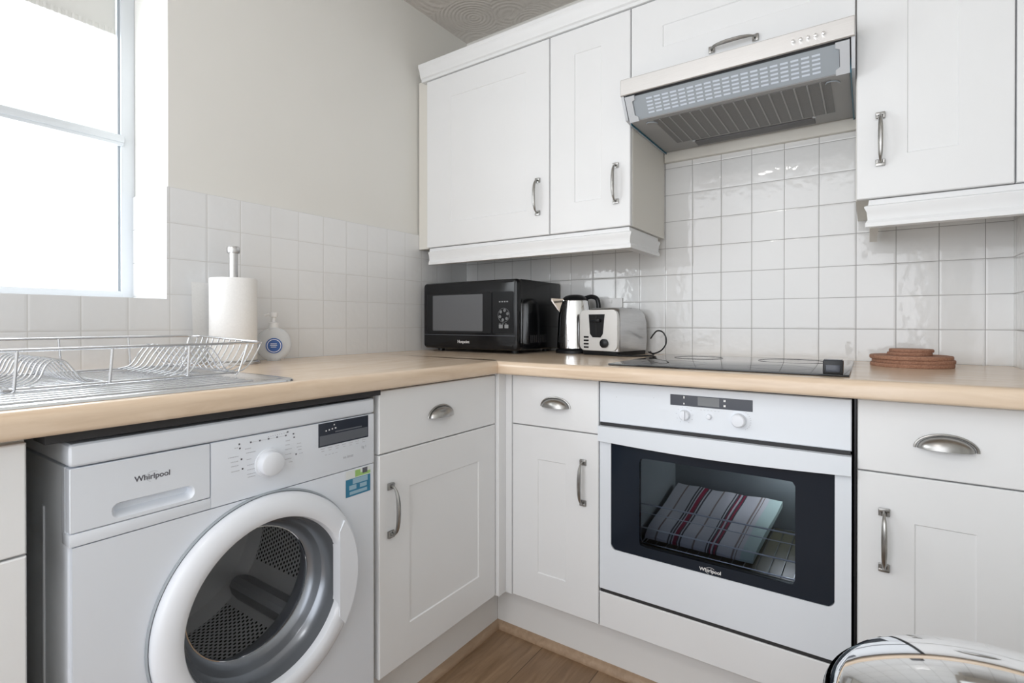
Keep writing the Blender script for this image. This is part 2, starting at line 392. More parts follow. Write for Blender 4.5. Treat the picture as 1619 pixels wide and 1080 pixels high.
def cup_handle(face, c, parent, w=.099, h=.027):
    t = new(); nu, nv = 22, 8
    def pt(i, j, k):
        a = PI * i / nu; e = PI / 2 * j / nv
        x = -math.cos(a) * (w / 2 - .004) * k; s = math.sin(a)
        # shell bulges outwards, open underneath
        return (x, -.006 + s * h * math.cos(e) * k, .0015 + s * .024 * math.sin(e) * k)
    for k in (1, .93):
        g = [[t.verts.new(pt(i, j, k)) for j in range(nv + 1)] for i in range(nu + 1)]
        for i in range(nu):
            for j in range(nv):
                try: t.faces.new((g[i][j], g[i + 1][j], g[i + 1][j + 1], g[i][j + 1]))
                except ValueError: pass
        if k == 1: g1 = g
    for i in range(nu): t.faces.new((g1[i][nv], g1[i + 1][nv], g[i + 1][nv], g[i][nv]))
    bmesh.ops.remove_doubles(t, verts=t.verts, dist=1e-6)
    # flange round the shell and the two end tabs
    fl = [(-math.cos(PI * i / nu) * w / 2, -.006 + math.sin(PI * i / nu) * (h + .003), .001) for i in range(nu + 1)]
    tube(t, fl, .0026, 8)
    al = Vector((0, 1, 0)) if face == 'A' else Vector((1, 0, 0)); out = Vector((1, 0, 0)) if face == 'A' else Vector((0, -1, 0))
    m_ = Matrix((al, Vector((0, 0, 1)), out)).transposed().to_4x4(); m_.translation = Vector(c)
    bm = new(); merge(bm, t, m_); return obj('cup_handle', bm, M['nickel'], parent)
G = .0015
def base_unit(label, face, u0, u1, front_n, door_panel, bow, cup, drawer_panel=None, dz=(.715, .868), zb=.17, name='base_cabinet', nback=.03, extra=None):
    t = thing(name, label, 'cabinet', F(face, (u0 + u1) / 2, FZ, .3), 0, 'base cabinets')
    cn = front_n - .0195
    b = new(); fbox(b, face, u0, u1, .168, .8725, nback, cn); obj('carcass', b, M['carcass'], t)
    b = front(face, u0 + G, u1 - G, dz[0], dz[1], cn + .0015, front_n, drawer_panel); dr = obj('drawer', b, M['cab'], t)
    if cup: cup_handle(face, F(face, cup[0], cup[1], front_n), dr)
    b = front(face, u0 + G, u1 - G, zb, dz[0] - .003, cn + .0015, front_n, door_panel); dd = obj('door', b, M['cab'], t)
    if bow: bow_handle(face, F(face, bow[0], bow[1], front_n), dd)
    return t
# left run: x is the distance from the wall
base_unit('white base cabinet between the washing machine and the corner', 'A', -1.1145, -.635, .632, (-1.012, -.722, .263, .615), (-1.078, .572), (-.893, .783))
t = base_unit('white base cabinet at the far left, left of the washing machine', 'A', -2.25, -1.7515, .632, None, None, None, dz=(.711, .866), zb=.172)
b = new(); fbox(b, 'A', -1.80, -1.7515, .655, .712, .55, .6125); obj('rail', b, M['cab'], t)
# back run
post_unit = base_unit('narrow white base cabinet between the corner and the oven', 'B', .669, .968, .597, (.764, .861, .263, .614), (.919, .569), (.826, .785))
t = base_unit('white base cabinet right of the oven, under the cork mats', 'B', 1.577, 1.877, .597, (1.676, 1.773, .263, .616), (1.625, .572), (1.7255, .783))
b = new(); fbox(b, 'B', 1.8785, XR - .001, .17, .868, .45, .597, .0015); obj('filler_strip', b, M['cab'], t)
# corner post
b = new(); box(b, (.60, -.6335, .168), (.6435, -.57, .8725), .0015); box(b, (.6437, -.597, .168), (.6675, -.57, .8725), .0015)
obj('corner_post', b, M['cab'], post_unit)

# ---------------------------------------------------------------- wall cabinets
UB, UT, UF = 1.3495, 2.0495, .35
def wall_unit(label, u0, u1, panel, handle, v0=UB, horiz=False, d0=None, d1=None, sides=()):
    t = thing('wall_cabinet', label, 'cabinet', F('B', (u0 + u1) / 2, v0, .17), 0, 'wall cabinets')
    b = new(); fbox(b, 'B', u0, u1, v0, UT + .02, .008, UF - .02); obj('carcass', b, M['carcass'], t)
    b = front('B', (d0 if d0 is not None else u0) + G, (d1 or u1) - G, v0 + (0 if not horiz else .001), UT - .0, UF - .018, UF, panel); d_ = obj('door', b, M['cab'], t)
    bow_handle('B', F('B', handle[0], handle[1], UF), d_, horiz)
    return t
t = wall_unit('wide white wall cabinet in the corner above the microwave', .002, .663, (.197, .564, 1.445, 1.957), (.615, 1.49), d0=.065)
b = new(); fbox(b, 'B', .002, .062, UB, UT + .0, UF - .06, UF - .05); obj('filler_strip', b, M['cab'], t)
wall_unit('narrow white wall cabinet above the toaster', .6635, .9655, (.762, .862, 1.45, 1.963), (.915, 1.4925))
wall_unit('short white cabinet with flap door directly above the extractor hood', .966, 1.5695, (1.069, 1.467, 1.895, 1.963), (1.275, 1.840), v0=1.786, horiz=True)
t = wall_unit('white wall cabinet on the right above the cork mats', 1.570, 1.868, (1.674, 1.771, 1.452, 1.96), (1.621, 1.4955))
b = new(); fbox(b, 'B', 1.8695, XR - .001, UB, UT + .02, UF - .2, UF - .0, .001); obj('filler_strip', b, M['cab'], t)
# cornice along the top, one long moulding
pr = [(.30, 2.0515), (.356, 2.0515), (.356, 2.062), (.362, 2.066), (.366, 2.078), (.368, 2.092), (.373, 2.100), (.376, 2.104), (.376, 2.118), (.30, 2.118)]
b = new(); rings(b, [[(x, -n_, z) for n_, z in pr] for x in (.042, XR - .002)])
tag(obj('cornice', b, M['cab']), 'white cornice moulding running along the top of the wall cabinets', 'cornice')
# light pelmets
def pelmet(label, x0, x1, left_ret, right_ret):
    t = thing('pelmet', label, 'pelmet', ((x0 + x1) / 2, -.35, 1.28), 0, 'pelmets')
    pr = [(-.02, 1.347), (.002, 1.347), (.004, 1.334), (.012, 1.330), (.012, 1.326), (.007, 1.316), (.005, 1.296), (.010, 1.288), (.010, 1.278), (-.02, 1.278)]
    q = .338; b = new()
    rings(b, [[(x0 - (p if left_ret else 0), -q - p, z) for p, z in pr], [(x1 + (p if right_ret else 0), -q - p, z) for p, z in pr]])
    obj('front_rail', b, M['cab'], t)
    if right_ret:
        b = new(); rings(b, [[(x1 + p, -q - p, z) for p, z in pr], [(x1 + p, -.06, z) for p, z in pr]]); obj('end_return', b, M['cab'], t)
    if left_ret:
        b = new(); box(b, (x0 + .0, -q + .02, 1.279), (x0 + .018, -.03, 1.347)); obj('end_return', b, M['carcass'], t)
    return t
pelmet('white moulded pelmet under the left pair of wall cabinets', .074, .955, False, True)
pelmet('white moulded pelmet under the right wall cabinet', 1.600, XR - .002, True, False)
# board behind the hood
b = new(); box(b, (.968, -.018, 1.6345), (1.567, .006, 1.676), .001)
tag(obj('backing_board', b, M['carcass']), 'cream board on the wall between hood and tiles', 'board')

# ---------------------------------------------------------------- extractor hood
t = thing('extractor_hood', 'steel-fronted cooker hood between the wall cabinets above the hob', 'extractor hood', (1.268, -.2, 1.668))
b = new(); prism_pts = [(.02, 1.680), (.372, 1.680), (.418, 1.742), (.418, 1.784), (.02, 1.784)]
rings(b, [[(x, -n_, z) for n_, z in prism_pts] for x in (.976, 1.560)]); obj('housing', b, M['hooddark'], t)
b = new(); sp_ = [(.02, 1.668), (.345, 1.668), (.395, 1.672), (.434, 1.735), (.434, 1.784), (.02, 1.784)]
for x0, x1 in ((.9665, .975), (1.5612, 1.569)):
    b = new(); rings(b, [[(x, -n_, z) for n_, z in sp_] for x in (x0, x1)]); obj('side_panel', b, M['bracket'], t)
b = front('B', .9663, 1.5695, 1.7335, 1.7835, .4345, .440); fa = obj('fascia', b, M['steelfine'], t)
b = new(); box(b, (.9663, -.436, 1.7835), (1.5695, -.353, 1.785)); obj('top_plate', b, M['steelfine'], t)
for i in range(5):
    b = new(); lathe(b, [(.0, .0), (.0042, 0), (.0045, .006), (.0035, .009), (0, .0095)], mtx=Matrix.Translation((1.437 + i * .0167, -.44, 1.7565)) @ Matrix.Rotation(PI / 2, 4, 'X'), seg=16)
    obj('button', b, M['chrome'], fa)
# sloping slotted grille: from under the fascia down to the filter
b = new(); A0 = Vector((0, -.428, 1.728)); A1 = Vector((0, -.388, 1.670)); x0, x1 = 1.000, 1.536
nc, nr = 19, 5; us = [x0]; 
g0, g1 = 1.038, 1.498; cw = (g1 - g0) / nc
for i in range(nc): us += [g0 + i * cw + cw * .12, g0 + i * cw + cw * .88]
us.append(x1); vs = [0]
for j in range(nr): vs += [.14 + j * .15 + .025, .14 + j * .15 + .075 + .02]
vs.append(1)
nrm = Vector((0, -(A0.z - A1.z), (A1.y - A0.y) * -1)).normalized()
def gp(x, v, dpt=0): p = A0.lerp(A1, v); return Vector((x, p.y, p.z)) + Vector((0, .82, .57)) * dpt
V = [[b.verts.new(gp(x, v)) for v in vs] for x in us]
for i in range(len(us) - 1):
    for j in range(len(vs) - 1):
        f = b.faces.new((V[i][j], V[i][j + 1], V[i + 1][j + 1], V[i + 1][j]))
        if 0 < i < len(us) - 2 and i % 2 == 1 and j % 2 == 1: f.material_index = 1
t2 = new(); rings(t2, [[gp(x, v, .003) for x, v in ((x0, 0), (x1, 0), (x1, 1), (x0, 1))], [gp(x, v, .006) for x, v in ((x0, 0), (x1, 0), (x1, 1), (x0, 1))]])
merge(b, t2); obj('grille', b, [M['hoodgrey'], M['hoodslot']], t)
for x0_, x1_, s in ((.978, 1.002, 1), (1.534, 1.558, -1)):
    b = new(); e0 = x0_ if s == 1 else x1_; e1 = x1_ if s == 1 else x0_
    o = [(e0, -.06), (e1 + s * .006, -.06), (e1 + s * .006, .12), (e1 - s * .003, .18), (e1 - s * .003, .78), (e1 + s * .006, .86), (e1 + s * .006, 1.05), (e0, 1.05)]
    rings(b, [[gp(x, v, -.004) for x, v in o], [gp(x, v, .006) for x, v in o]]); obj('bracket', b, M['bracket'], t)
b = new(); box(b, (.978, -.386, 1.668), (1.558, -.03, 1.676), .001); 
base_f = obj('base_frame', b, M['filtrib'], t)
b = new(); box(b, (1.045, -.366, 1.6665), (1.515, -.115, 1.668)); fl = obj('filter', b, M['filter'], base_f)
b = new()
for i in range(15):
    x = 1.065 + i * .0305; box(b, (x - .0022, -.366, 1.6645), (x + .0022, -.115, 1.667), .001, 1)
obj('filter_ribs', b, M['filtrib'], fl)
b = new(); box(b, (1.10, -.10, 1.6645), (1.46, -.05, 1.668), .001); obj('lamp_cover', b, M['hooddark'], base_f)
for x in (1.10, 1.46):
    b = new(); lathe(b, [(0, 0), (.005, 0), (.005, -.004), (0, -.004)], (x, -.108, 1.668), 12); obj('screw', b, M['bracket'], base_f)
for x in (1.03, 1.515):
    b = new(); tube(b, smooth_path([(x - .012, -.345, 1.6665), (x - .006, -.36, 1.665), (x + .012, -.355, 1.665), (x + .02, -.34, 1.665)], 5), .0018, 6); obj('clip', b, M['hoodgrey'], base_f)
for x in (.9757, 1.5598):
    b = new(); box(b, (x - .0005, -.372, 1.664), (x + .0015, -.02, 1.682)) if x < 1.2 else box(b, (x - .0015, -.392, 1.664), (x + .0012, -.02, 1.70)); obj('protective_film', b, M['film'], t)

# ---------------------------------------------------------------- washing machine
wy0, wy1, wf_ = -1.7055, -1.1275, .630
t = thing('washing_machine', 'white front-loading washing machine under the worktop below the window', 'washing machine', (.34, -1.416, FZ))
def hole_plate(bm, face, u0, u1, v0, v1, cu, cv, r, n0, n1, seg=96):
    ang = sorted(set([2 * PI * i / seg for i in range(seg)] + [math.atan2(v - cv, u - cu) % (2 * PI) for u in (u0, u1) for v in (v0, v1)]))
    O, I = [], []
    for a in ang:
        c, s = math.cos(a), math.sin(a); k = 1e9
        if c > 1e-9: k = min(k, (u1 - cu) / c)
        if c < -1e-9: k = min(k, (u0 - cu) / c)
        if s > 1e-9: k = min(k, (v1 - cv) / s)
        if s < -1e-9: k = min(k, (v0 - cv) / s)
        O.append((cu + c * k, cv + s * k)); I.append((cu + c * r, cv + s * r))
    R = [[bm.verts.new(F(face, u, v, n)) for u, v in P_] for P_, n in ((O, n0), (O, n1), (I, n1), (I, n0))]
    k = len(ang)
    for a in range(4):
        A_, B_ = R[a], R[(a + 1) % 4]
        for i in range(k): bm.faces.new((A_[i], A_[(i + 1) % k], B_[(i + 1) % k], B_[i]))
dc, dz_ = -1.396, .489
b = new(); hole_plate(b, 'A', wy0 + .004, wy1 - .001, .03, .6985, dc, dz_, .180, wf_ - .035, wf_ - .001)
obj('front_panel', b, M['appl'], t)
b = new()  # cabinet shell, rounded front edge, raised rib on its side
box(b, (.06, wy0 + .001, .03), (wf_ - .012, wy0 + .018, .816), .002); box(b, (.06, wy1 - .018, .03), (wf_ - .03, wy1 - .001, .816))
box(b, (.06, wy0 + .018, .03), (.08, wy1 - .018, .816)); box(b, (.08, wy0 + .018, .03), (wf_ - .036, wy1 - .018, .045)); box(b, (.08, wy0 + .018, .79), (wf_ - .04, wy1 - .018, .816))
box(b, (.50, wy0 - .0015, .06), (.512, wy0 + .003, .74), .0013); box(b, (.15, wy0 - .0015, .06), (.162, wy0 + .003, .74), .0013)
obj('body', b, M['appl'], t)
b = new(); box(b, (.055, wy0 - .001, .819), (wf_ + .003, wy1, .8545), .008, 3); obj('lid', b, M['appl'], t)
b = new(); box(b, (wf_ - .035, -1.5035, .7), (wf_, wy1, .8175), .002); box(b, (wf_ - .035, wy0, .7), (wf_, -1.5035, .7195), .002); box(b, (wf_ - .035, wy0, .7195), (wf_ - .02, -1.5035, .8175))
cp = obj('control_panel', b, M['appl'], t)
# detergent drawer with scooped grip
b = new(); U0, U1, V0, V1 = wy0 + .0005, -1.505, .7208, .8172; n1 = wf_ + .0005
def Rr(a0, a1, c0, c1, n, r): return [F('A', u, v, n) for u, v in rrect(a0, a1, c0, c1, r)]
rings(b, [Rr(U0, U1, V0, V1, wf_ - .019, .002), Rr(U0, U1, V0, V1, n1 - .001, .002), Rr(U0 + .001, U1 - .001, V0 + .001, V1 - .001, n1, .002),
          Rr(-1.653, -1.531, .727, .7515, n1, .011), Rr(-1.650, -1.534, .729, .7495, n1 - .003, .009), Rr(-1.647, -1.537, .7365, .7480, n1 - .016, .005)])
dr = obj('detergent_drawer', b, M['appl'], t)
text('logo', 'Whirlpool', .0125, (n1 + .0002, -1.596, .7815), 'A', M['ink'], dr)
b = new(); tube(b, [(n1 + .0004, -1.596 + .010 * math.cos(a) * 1.0, .7815 + .0085 * math.sin(a)) for a in [PI * (.25 + 1.15 * i / 20) for i in range(21)]], .0003, 4); obj('logo_swoosh', b, M['inklight'], dr)
# programme knob
b = new(); kc = (wf_, -1.394, .7585)
lathe(b, [(.0, 0), (.0285, 0), (.0285, .002), (.0245, .003), (.024, .004)], mtx=Matrix.Translation(kc) @ Matrix.Rotation(PI / 2, 4, 'Y'), seg=48)
lathe(b, [(.0235, .003), (.0235, .014), (.0225, .018), (.019, .020), (0, .0205)], mtx=Matrix.Translation(kc) @ Matrix.Rotation(PI / 2, 4, 'Y'), seg=48)
obj('dial', b, M['appl2'], cp)
# display
b = new(); fbox(b, 'A', -1.281, -1.1455, .765, .817 - .001, wf_ - .002, wf_ + .0008, .0004, 1); dp = obj('display', b, M['display'], cp)
b = new(); fbox(b, 'A', -1.281 + .003, -1.148, .768, .789, wf_, wf_ + .001); fbox(b, 'A', -1.238, -1.165, .7915, .7945, wf_, wf_ + .0012)
obj('display_window', b, M['displaygrey'], dp)
b = new()
for i, (y, z) in enumerate(((-1.262, .7985), (-1.254, .7995), (-1.246, .8005), (-1.237, .8012), (-1.241, .809))): fbox(b, 'A', y - .0014 - (.001 if i == 3 else 0), y + .0014, z - .0014, z + .0014, wf_ + .0006, wf_ + .0012)
obj('display_icons', b, M['logo_w'], dp, 'stuff')
# printed programme marks: lamps, captions, the temperature scale
b = new(); mk = lambda y, z, w, h: fbox(b, 'A', y - w / 2, y + w / 2, z - h / 2, z + h / 2, wf_, wf_ + .0004)
for y, z in ((-1.452, .806), (-1.451, .798), (-1.430, .8055), (-1.412, .8055), (-1.394, .8055), (-1.376, .8055), (-1.357, .8055), (-1.353, .812), (-1.340, .806), (-1.3385, .7985), (-1.448, .777), (-1.446, .7585), (-1.334, .763)):
    mk(y, z, .0030, .0030)
for i in range(9): mk(-1.394 + i * .0047, .8095 + .0002 * i, .0009, .0009)
obj('indicator_lamps', b, M['ink'], cp, 'stuff')
b = new()
for y, z, w in ((-1.402, .8055, .09),): fbox(b, 'A', -1.43, -1.357, .8050, .8056, wf_, wf_ + .0002)
caps = [(-1.4355, .7945, .011), (-1.430, .7865, .018), (-1.434, .774, .008), (-1.430, .763, .014), (-1.429, .754, .016), (-1.429, .7455, .016), (-1.429, .740, .014),
        (-1.353, .7945, .009), (-1.353, .786, .009), (-1.352, .777, .012), (-1.352, .767, .012), (-1.352, .757, .014), (-1.347, .750, .006),
        (-1.464, .784, .018), (-1.461, .775, .014), (-1.461, .767, .013), (-1.460, .757, .014), (-1.459, .8, .004), (-1.327, .784, .009), (-1.327, .777, .011), (-1.327, .771, .006), (-1.323, .763, .008)]
for y, z, w in caps:
    x = y - w / 2
    while x < y + w / 2: q = random.uniform(.0012, .003); mk(x + q / 2, z, q, .0014); x += q + .0009
for j, z in enumerate((.7605, .7555)):
    for i in range(7): mk(-1.27 + i * .0185, z, .011 if j == 0 else .007, .0013)
for i in range(4): mk(-1.262 + i * .009, .746, .005, .0012)
obj('printed_captions', b, M['inklight'], cp, 'stuff')
text('caption', '6th SENSE', .0065, (wf_ + .0003, -1.203, .730), 'A', M['inklight'], cp)
text('caption', 'kg 6', .0085, (wf_ + .0003, -1.158, .744), 'A', M['inklight'], cp)
# energy sticker
b = new(); sx = wf_ - .0008
def sq(bm, y0, y1, z0, z1, k, mi):
    t_ = new(); fbox(t_, 'A', y0, y1, z0, z1, sx, sx + .0004 + k * .0003); merge(bm, t_, None, mi)
sq(b, -1.209, -1.139, .6370, .6960, 0, 0); sq(b, -1.209, -1.139, .637, .677, 1, 1); sq(b, -1.19, -1.147, .664, .676, 2, 2); sq(b, -1.2, -1.18, .652, .662, 2, 2); sq(b, -1.17, -1.15, .652, .661, 2, 2)
sq(b, -1.199, -1.149, .641, .648, 2, 2); sq(b, -1.183, -1.168, .679, .694, 1, 3); sq(b, -1.168, -1.139, .679, .686, 1, 3); sq(b, -1.162, -1.148, .683, .695, 2, 4)
obj('sticker', b, [M['stwhite'], M['stblue'], M['stlight'], M['stgreen'], M['ink']], t)
# porthole door: white ring with a straight grip side, dark funnel, glass bowl
def ring_pts(n, r, clip=None, seg=96):
    o = []
    for i in range(seg):
        a = 2 * PI * i / seg; u, v = r * math.cos(a), r * math.sin(a)
        if clip is not None and u > clip: u = clip
        o.append(Vector((n, dc + u, dz_ + v)))
    return o
door = None
b = new()
pr = [(.626, .2045), (.634, .2085), (.644, .2080), (.651, .2035), (.655, .196), (.6575, .188), (.6585, .176), (.657, .168), (.654, .163), (.648, .1605), (.636, .1590)]
rings(b, [ring_pts(n_, r_, (.148 if r_ < .175 else None)) for n_, r_ in pr], False, False)
door = obj('porthole_door', b, M['appl2'], t)
b = new(); rings(b, [ring_pts(n_, r_) for n_, r_ in ((.6292, .2045), (.6292, .2125), (.6312, .213), (.6335, .2095))], False, False); obj('door_shadow_gap', b, M['hoodgrey'], door)
b = new()  # straight white grip plate covering the right arc
o = []
for i in range(25):
    a = math.radians(-35 + 70 * i / 24); o.append((dc + .196 * math.cos(a), dz_ + .196 * math.sin(a)))
zt, zb_ = math.radians(35), 0
o = [(dc + .1475, dz_ - .092)] + o + [(dc + .1475, dz_ + .092)]
rings(b, [[F('A', u, v, n_) for u, v in o] for n_ in (.640, .6605)]); obj('door_grip', b, M['appl2'], door)
b = new(); rings(b, [ring_pts(n_, r_) for n_, r_ in ((.650, .1620), (.640, .1595), (.622, .156), (.604, .150), (.600, .146), (.597, .1445), (.585, .139), (.574, .132), (.570, .126), (.566, .1245))], False, False); obj('inner_frame', b, M['doorgrey'], door)
b = new(); rings(b, [ring_pts(n_, r_) for n_, r_ in ((.570, .126), (.560, .122), (.545, .114), (.533, .10), (.525, .08), (.520, .05), (.5185, .02), (.5184, .001))], False, True); obj('glass_bowl', b, M['bowl'], door)
b = new(); rings(b, [ring_pts(n_, r_) for n_, r_ in ((.6285, .185), (.600, .182), (.575, .178), (.566, .165), (.572, .150), (.552, .142), (.530, .146), (.512, .150), (.500, .158))], False, False); obj('door_gasket', b, M['rubber'], t)
b = new(); tube(b, [Vector((.5705, dc + .1265 * math.cos(2 * PI * i / 72), dz_ + .1265 * math.sin(2 * PI * i / 72))) for i in range(73)], .0016, 6); obj('chrome_rim', b, M['chrome'], door)
# drum
b = new(); R_ = .225; uvl = b.loops.layers.uv.new('UVMap'); seg = 96
pf = [(.500, .160), (.496, .205), (.488, R_), (.42, R_), (.32, R_), (.225, R_), (.20, .20), (.19, .12), (.185, .001)]
rows = [[b.verts.new((n_, dc + r_ * math.cos(2 * PI * i / seg), dz_ + r_ * math.sin(2 * PI * i / seg))) for i in range(seg)] for n_, r_ in pf]
acc = [0]
for a, c in zip(pf, pf[1:]): acc.append(acc[-1] + math.hypot(a[0] - c[0], a[1] - c[1]))
for j in range(len(pf) - 1):
    for i in range(seg):
        k = (i + 1) % seg; f = b.faces.new((rows[j][i], rows[j][k], rows[j + 1][k], rows[j + 1][i]))
        for lp, (uu, vv) in zip(f.loops, ((i, j), (i + 1, j), (i + 1, j + 1), (i, j + 1))):
            lp[uvl].uv = (uu / seg * 120, acc[vv] / .0105)
        if j < 2 or j > 4: f.material_index = 1
        a_ = (i / seg * 3 + .475) % 1
        if a_ < .24: f.material_index = 1
drum = obj('drum', b, [M['drum'], M['drumplain']], t)
for k in range(3):
    a = 2 * PI * (k / 3) - PI / 4 + .02; b = new()
    pts = []
    for n_ in (.485, .46, .25, .215):
        w_ = .030 if .24 < n_ < .5 else .02; h_ = .05 if .24 < n_ < .5 else .02; r0 = R_ - .0008
        pts.append([Vector((n_, dc + (r0 - h_ * hh) * math.cos(a) - w_ * ww * math.sin(a), dz_ + (r0 - h_ * hh) * math.sin(a) + w_ * ww * math.cos(a))) for ww, hh in ((-1, 0), (-.85, .5), (-.45, .92), (0, 1), (.45, .92), (.85, .5), (1, 0))])
    rings(b, pts); obj('paddle', b, M['paddle'], drum)
for y in (wy0 + .06, wy1 - .06):
    for x in (.12, .56):
        b = new(); lathe(b, [(.0, FZ), (.02, FZ), (.02, FZ + .012), (.008, FZ + .014), (.008, .031), (0, .031)], (x, y, 0), 16); obj('foot', b, M['black'], t)

# ---------------------------------------------------------------- oven and its housing
OX0, OX1 = .9705, 1.5675
t = thing('oven_housing', 'white housing panel and case below and around the built-in oven', 'cabinet', (1.27, -.3, FZ), 0, 'base cabinets')
b = front('B', OX0 - .001, 1.575, .17, .2680, .579, .597); obj('bottom_panel', b, M['cab'], t)
b = new(); fbox(b, 'B', .9695, .9703, .17, .872, .03, .575); fbox(b, 'B', 1.5722, 1.5755, .17, .872, .03, .58); fbox(b, 'B', .9703, 1.5722, .168, .250, .03, .57); obj('carcass', b, M['gapdark'], t)
b = new(); fbox(b, 'B', 1.5722, 1.5762, .27, .868, .58, .592); obj('edge_strip', b, M['black'], t)
t = thing('oven', 'white built-in electric oven with dark glass door below the hob', 'oven', (1.269, -.3, .272))
b = new()  # outer case with a real cavity
cx0, cx1, cz0, cz1, cn0, cn1 = 1.045, 1.500, .335, .690, .13, .565
fbox(b, 'B', OX0 + .01, cx0, .2725, .868, .06, .575); fbox(b, 'B', cx1, OX1 - .006, .2725, .868, .06, .575)
fbox(b, 'B', cx0, cx1, .2725, cz0, .06, .575); fbox(b, 'B', cx0, cx1, cz1, .868, .06, .575); fbox(b, 'B', cx0, cx1, cz0, cz1, .06, cn0)
obj('case', b, M['cavity'], t)
for z0_, z1_, n_ in ((.735, .756, .5935), (.862, .8728, .594), (.2690, .284, .5945)):
    b = new(); fbox(b, 'B', OX0 + .002, OX1 - .002, z0_, z1_, .5752, n_); obj('oven_gap_shade', b, M['gapdark'], t)  # black strips that colour in the shade of the gaps round panel and door
b = front('B', OX0, OX1, .7515, .8655, .5765, .597); pn = obj('control_panel', b, M['ovenw'], t)
b = new(); fbox(b, 'B', 1.171, 1.369, .8185, .8465, .5965, .5978, .0005, 1); dp = obj('display', b, M['display'], pn)
b = new(); fbox(b, 'B', 1.241, 1.293, .8225, .8445, .5976, .5982); obj('display_window', b, M['lcd'], dp)
b = new()
for x, z, w, h in ((1.2065, .8405, .003, .006), (1.2065, .8245, .003, .004), (1.3055, .8395, .005, .005), (1.3055, .827, .005, .005)): fbox(b, 'B', x - w / 2, x + w / 2, z - h / 2, z + h / 2, .5976, .5983)
obj('display_icons', b, M['logo_w'], dp, 'stuff')
def knob(x, z, r, m_, parent, h=.014, bar=False):
    b = new(); mt = Matrix.Translation((x, -.597, z)) @ Matrix.Rotation(PI / 2, 4, 'X')
    lathe(b, [(.0, 0), (r + .001, 0), (r, .003), (r * .95, h), (r * .8, h + .002), (0, h + .0025)], mtx=mt, seg=32)
    if bar: box(b, (x - .0035, -.597 - h - .007, z - r * .9), (x + .0035, -.597 - h, z + r * .9), .0015)
    return obj('knob', b, m_, parent)
knob(1.208, .7945, .0135, M['appl2'], pn, .008, True); knob(1.268, .7965, .0065, M['appl2'], pn, .005); knob(1.338, .795, .0165, M['appl2'], pn, .014)
b = new()
for x, z, rr in ((1.208, .7945, .021), (1.341, .795, .024)):
    for i in range(10):
        a = math.radians(-60 + i * (300 if rr < .022 else 120) / 9 + (0 if rr < .022 else 0)); w = .0022
        if rr > .022: a = math.radians(-60 + i * 13)
        fbox(b, 'B', x + rr * math.cos(a) - w / 2, x + rr * math.cos(a) + w / 2, z + rr * math.sin(a) - w / 3, z + rr * math.sin(a) + w / 3, .597, .5973)
for i in range(6): fbox(b, 'B', 1.247 + i * .0085, 1.251 + i * .0085, .8115, .8125, .597, .5973)
fbox(b, 'B', 1.02, 1.022, .825, .827, .597, .5973); fbox(b, 'B', 1.126, 1.128, .832, .8335, .597, .5973)
obj('printed_captions', b, M['inklight'], pn, 'stuff')
# door: white outline frame round arched black glass
def outline(u0, u1, v0, v1, dip, r, k=24):
    o = [(u1, v1)]
    for i in range(1, k): s = i / k; o.append((u1 + (u0 - u1) * s, v1 - dip * math.sin(PI * s)))
    o.append((u0, v1))
    for i in range(7): a = math.radians(180 + 15 * i); o.append((u0 + r + r * math.cos(a), v0 + r + r * math.sin(a)))
    for i in range(7): a = math.radians(270 + 15 * i); o.append((u1 - r + r * math.cos(a), v0 + r + r * math.sin(a)))
    return o
def squash(o, u0, u1, v0, v1):   # outline of the same count on a rectangle
    m0, m1 = min(p[0] for p in o), max(p[0] for p in o); cu, cv = (u0 + u1) / 2, (v0 + v1) / 2; r = []
    n = len(o); k = 24
    for i, p in enumerate(o):
        if i <= k: r.append((u1 + (u0 - u1) * i / k, v1))
        elif i <= k + 3: r.append((u0, v1 + (v0 - v1) * (i - k) / 4))
        elif i <= k + 7: r.append((u0, v0))
        elif i <= k + 11: r.append((u1, v0))
        else: r.append((u1, v0 + (v1 - v0) * (i - k - 11) / 4))
    return r
gl = outline(1.0045, 1.5365, .3965, .7025, .0105, .016); ou = squash(gl, OX0, OX1, .2785, .7415)
b = new(); R = [[F('B', u, v, n_) for u, v in P_] for P_, n_ in ((ou, .577), (ou, .5965), (gl, .597), (gl, .590), (gl, .577))]
rings(b, R, False, False); R2 = None
dr = obj('door', b, M['ovenw'], t)
win = rrect(1.086, 1.459, .424, .665, .01, 6)
# black border of the glass: ring between the outline and the clear window, by angle
def by_angle(o, cu, cv, n=120):
    r = []
    for i in range(n):
        a = 2 * PI * i / n; dx, dy = math.cos(a), math.sin(a); best = None
        for (x1, y1), (x2, y2) in zip(o, o[1:] + o[:1]):
            x1_, y1_, ex, ey = x1 - cu, y1 - cv, x2 - x1, y2 - y1; den = dx * ey - dy * ex
            if abs(den) < 1e-12: continue
            s = (x1_ * ey - y1_ * ex) / den; q = (x1_ * dy - y1_ * dx) / den
            if s > 0 and -1e-6 <= q <= 1 + 1e-6: best = s if best is None else max(best, s)
        r.append((cu + dx * best, cv + dy * best))
    return r
a_, c_ = by_angle(gl, 1.27, .545), by_angle(win, 1.27, .545)
b = new(); rings(b, [[F('B', u, v, n_) for u, v in P_] for P_, n_ in ((a_, .580), (a_, .5945), (c_, .5945), (c_, .580))], False, False)
gb = obj('glass_border', b, M['ovenglass'], dr)
b = new(); rings(b, [[F('B', u, v, n_) for u, v in win] for n_ in (.590, .5935)]); obj('glass_pane', b, M['ovenpane'], dr)
b = new()  # wide grip band, its lower edge follows the arch
lo = [(OX0, .7)] + [(OX0 + (OX1 - OX0) * i / 24, .7 - .0085 * math.sin(PI * i / 24)) for i in range(1, 24)] + [(OX1, .7)]
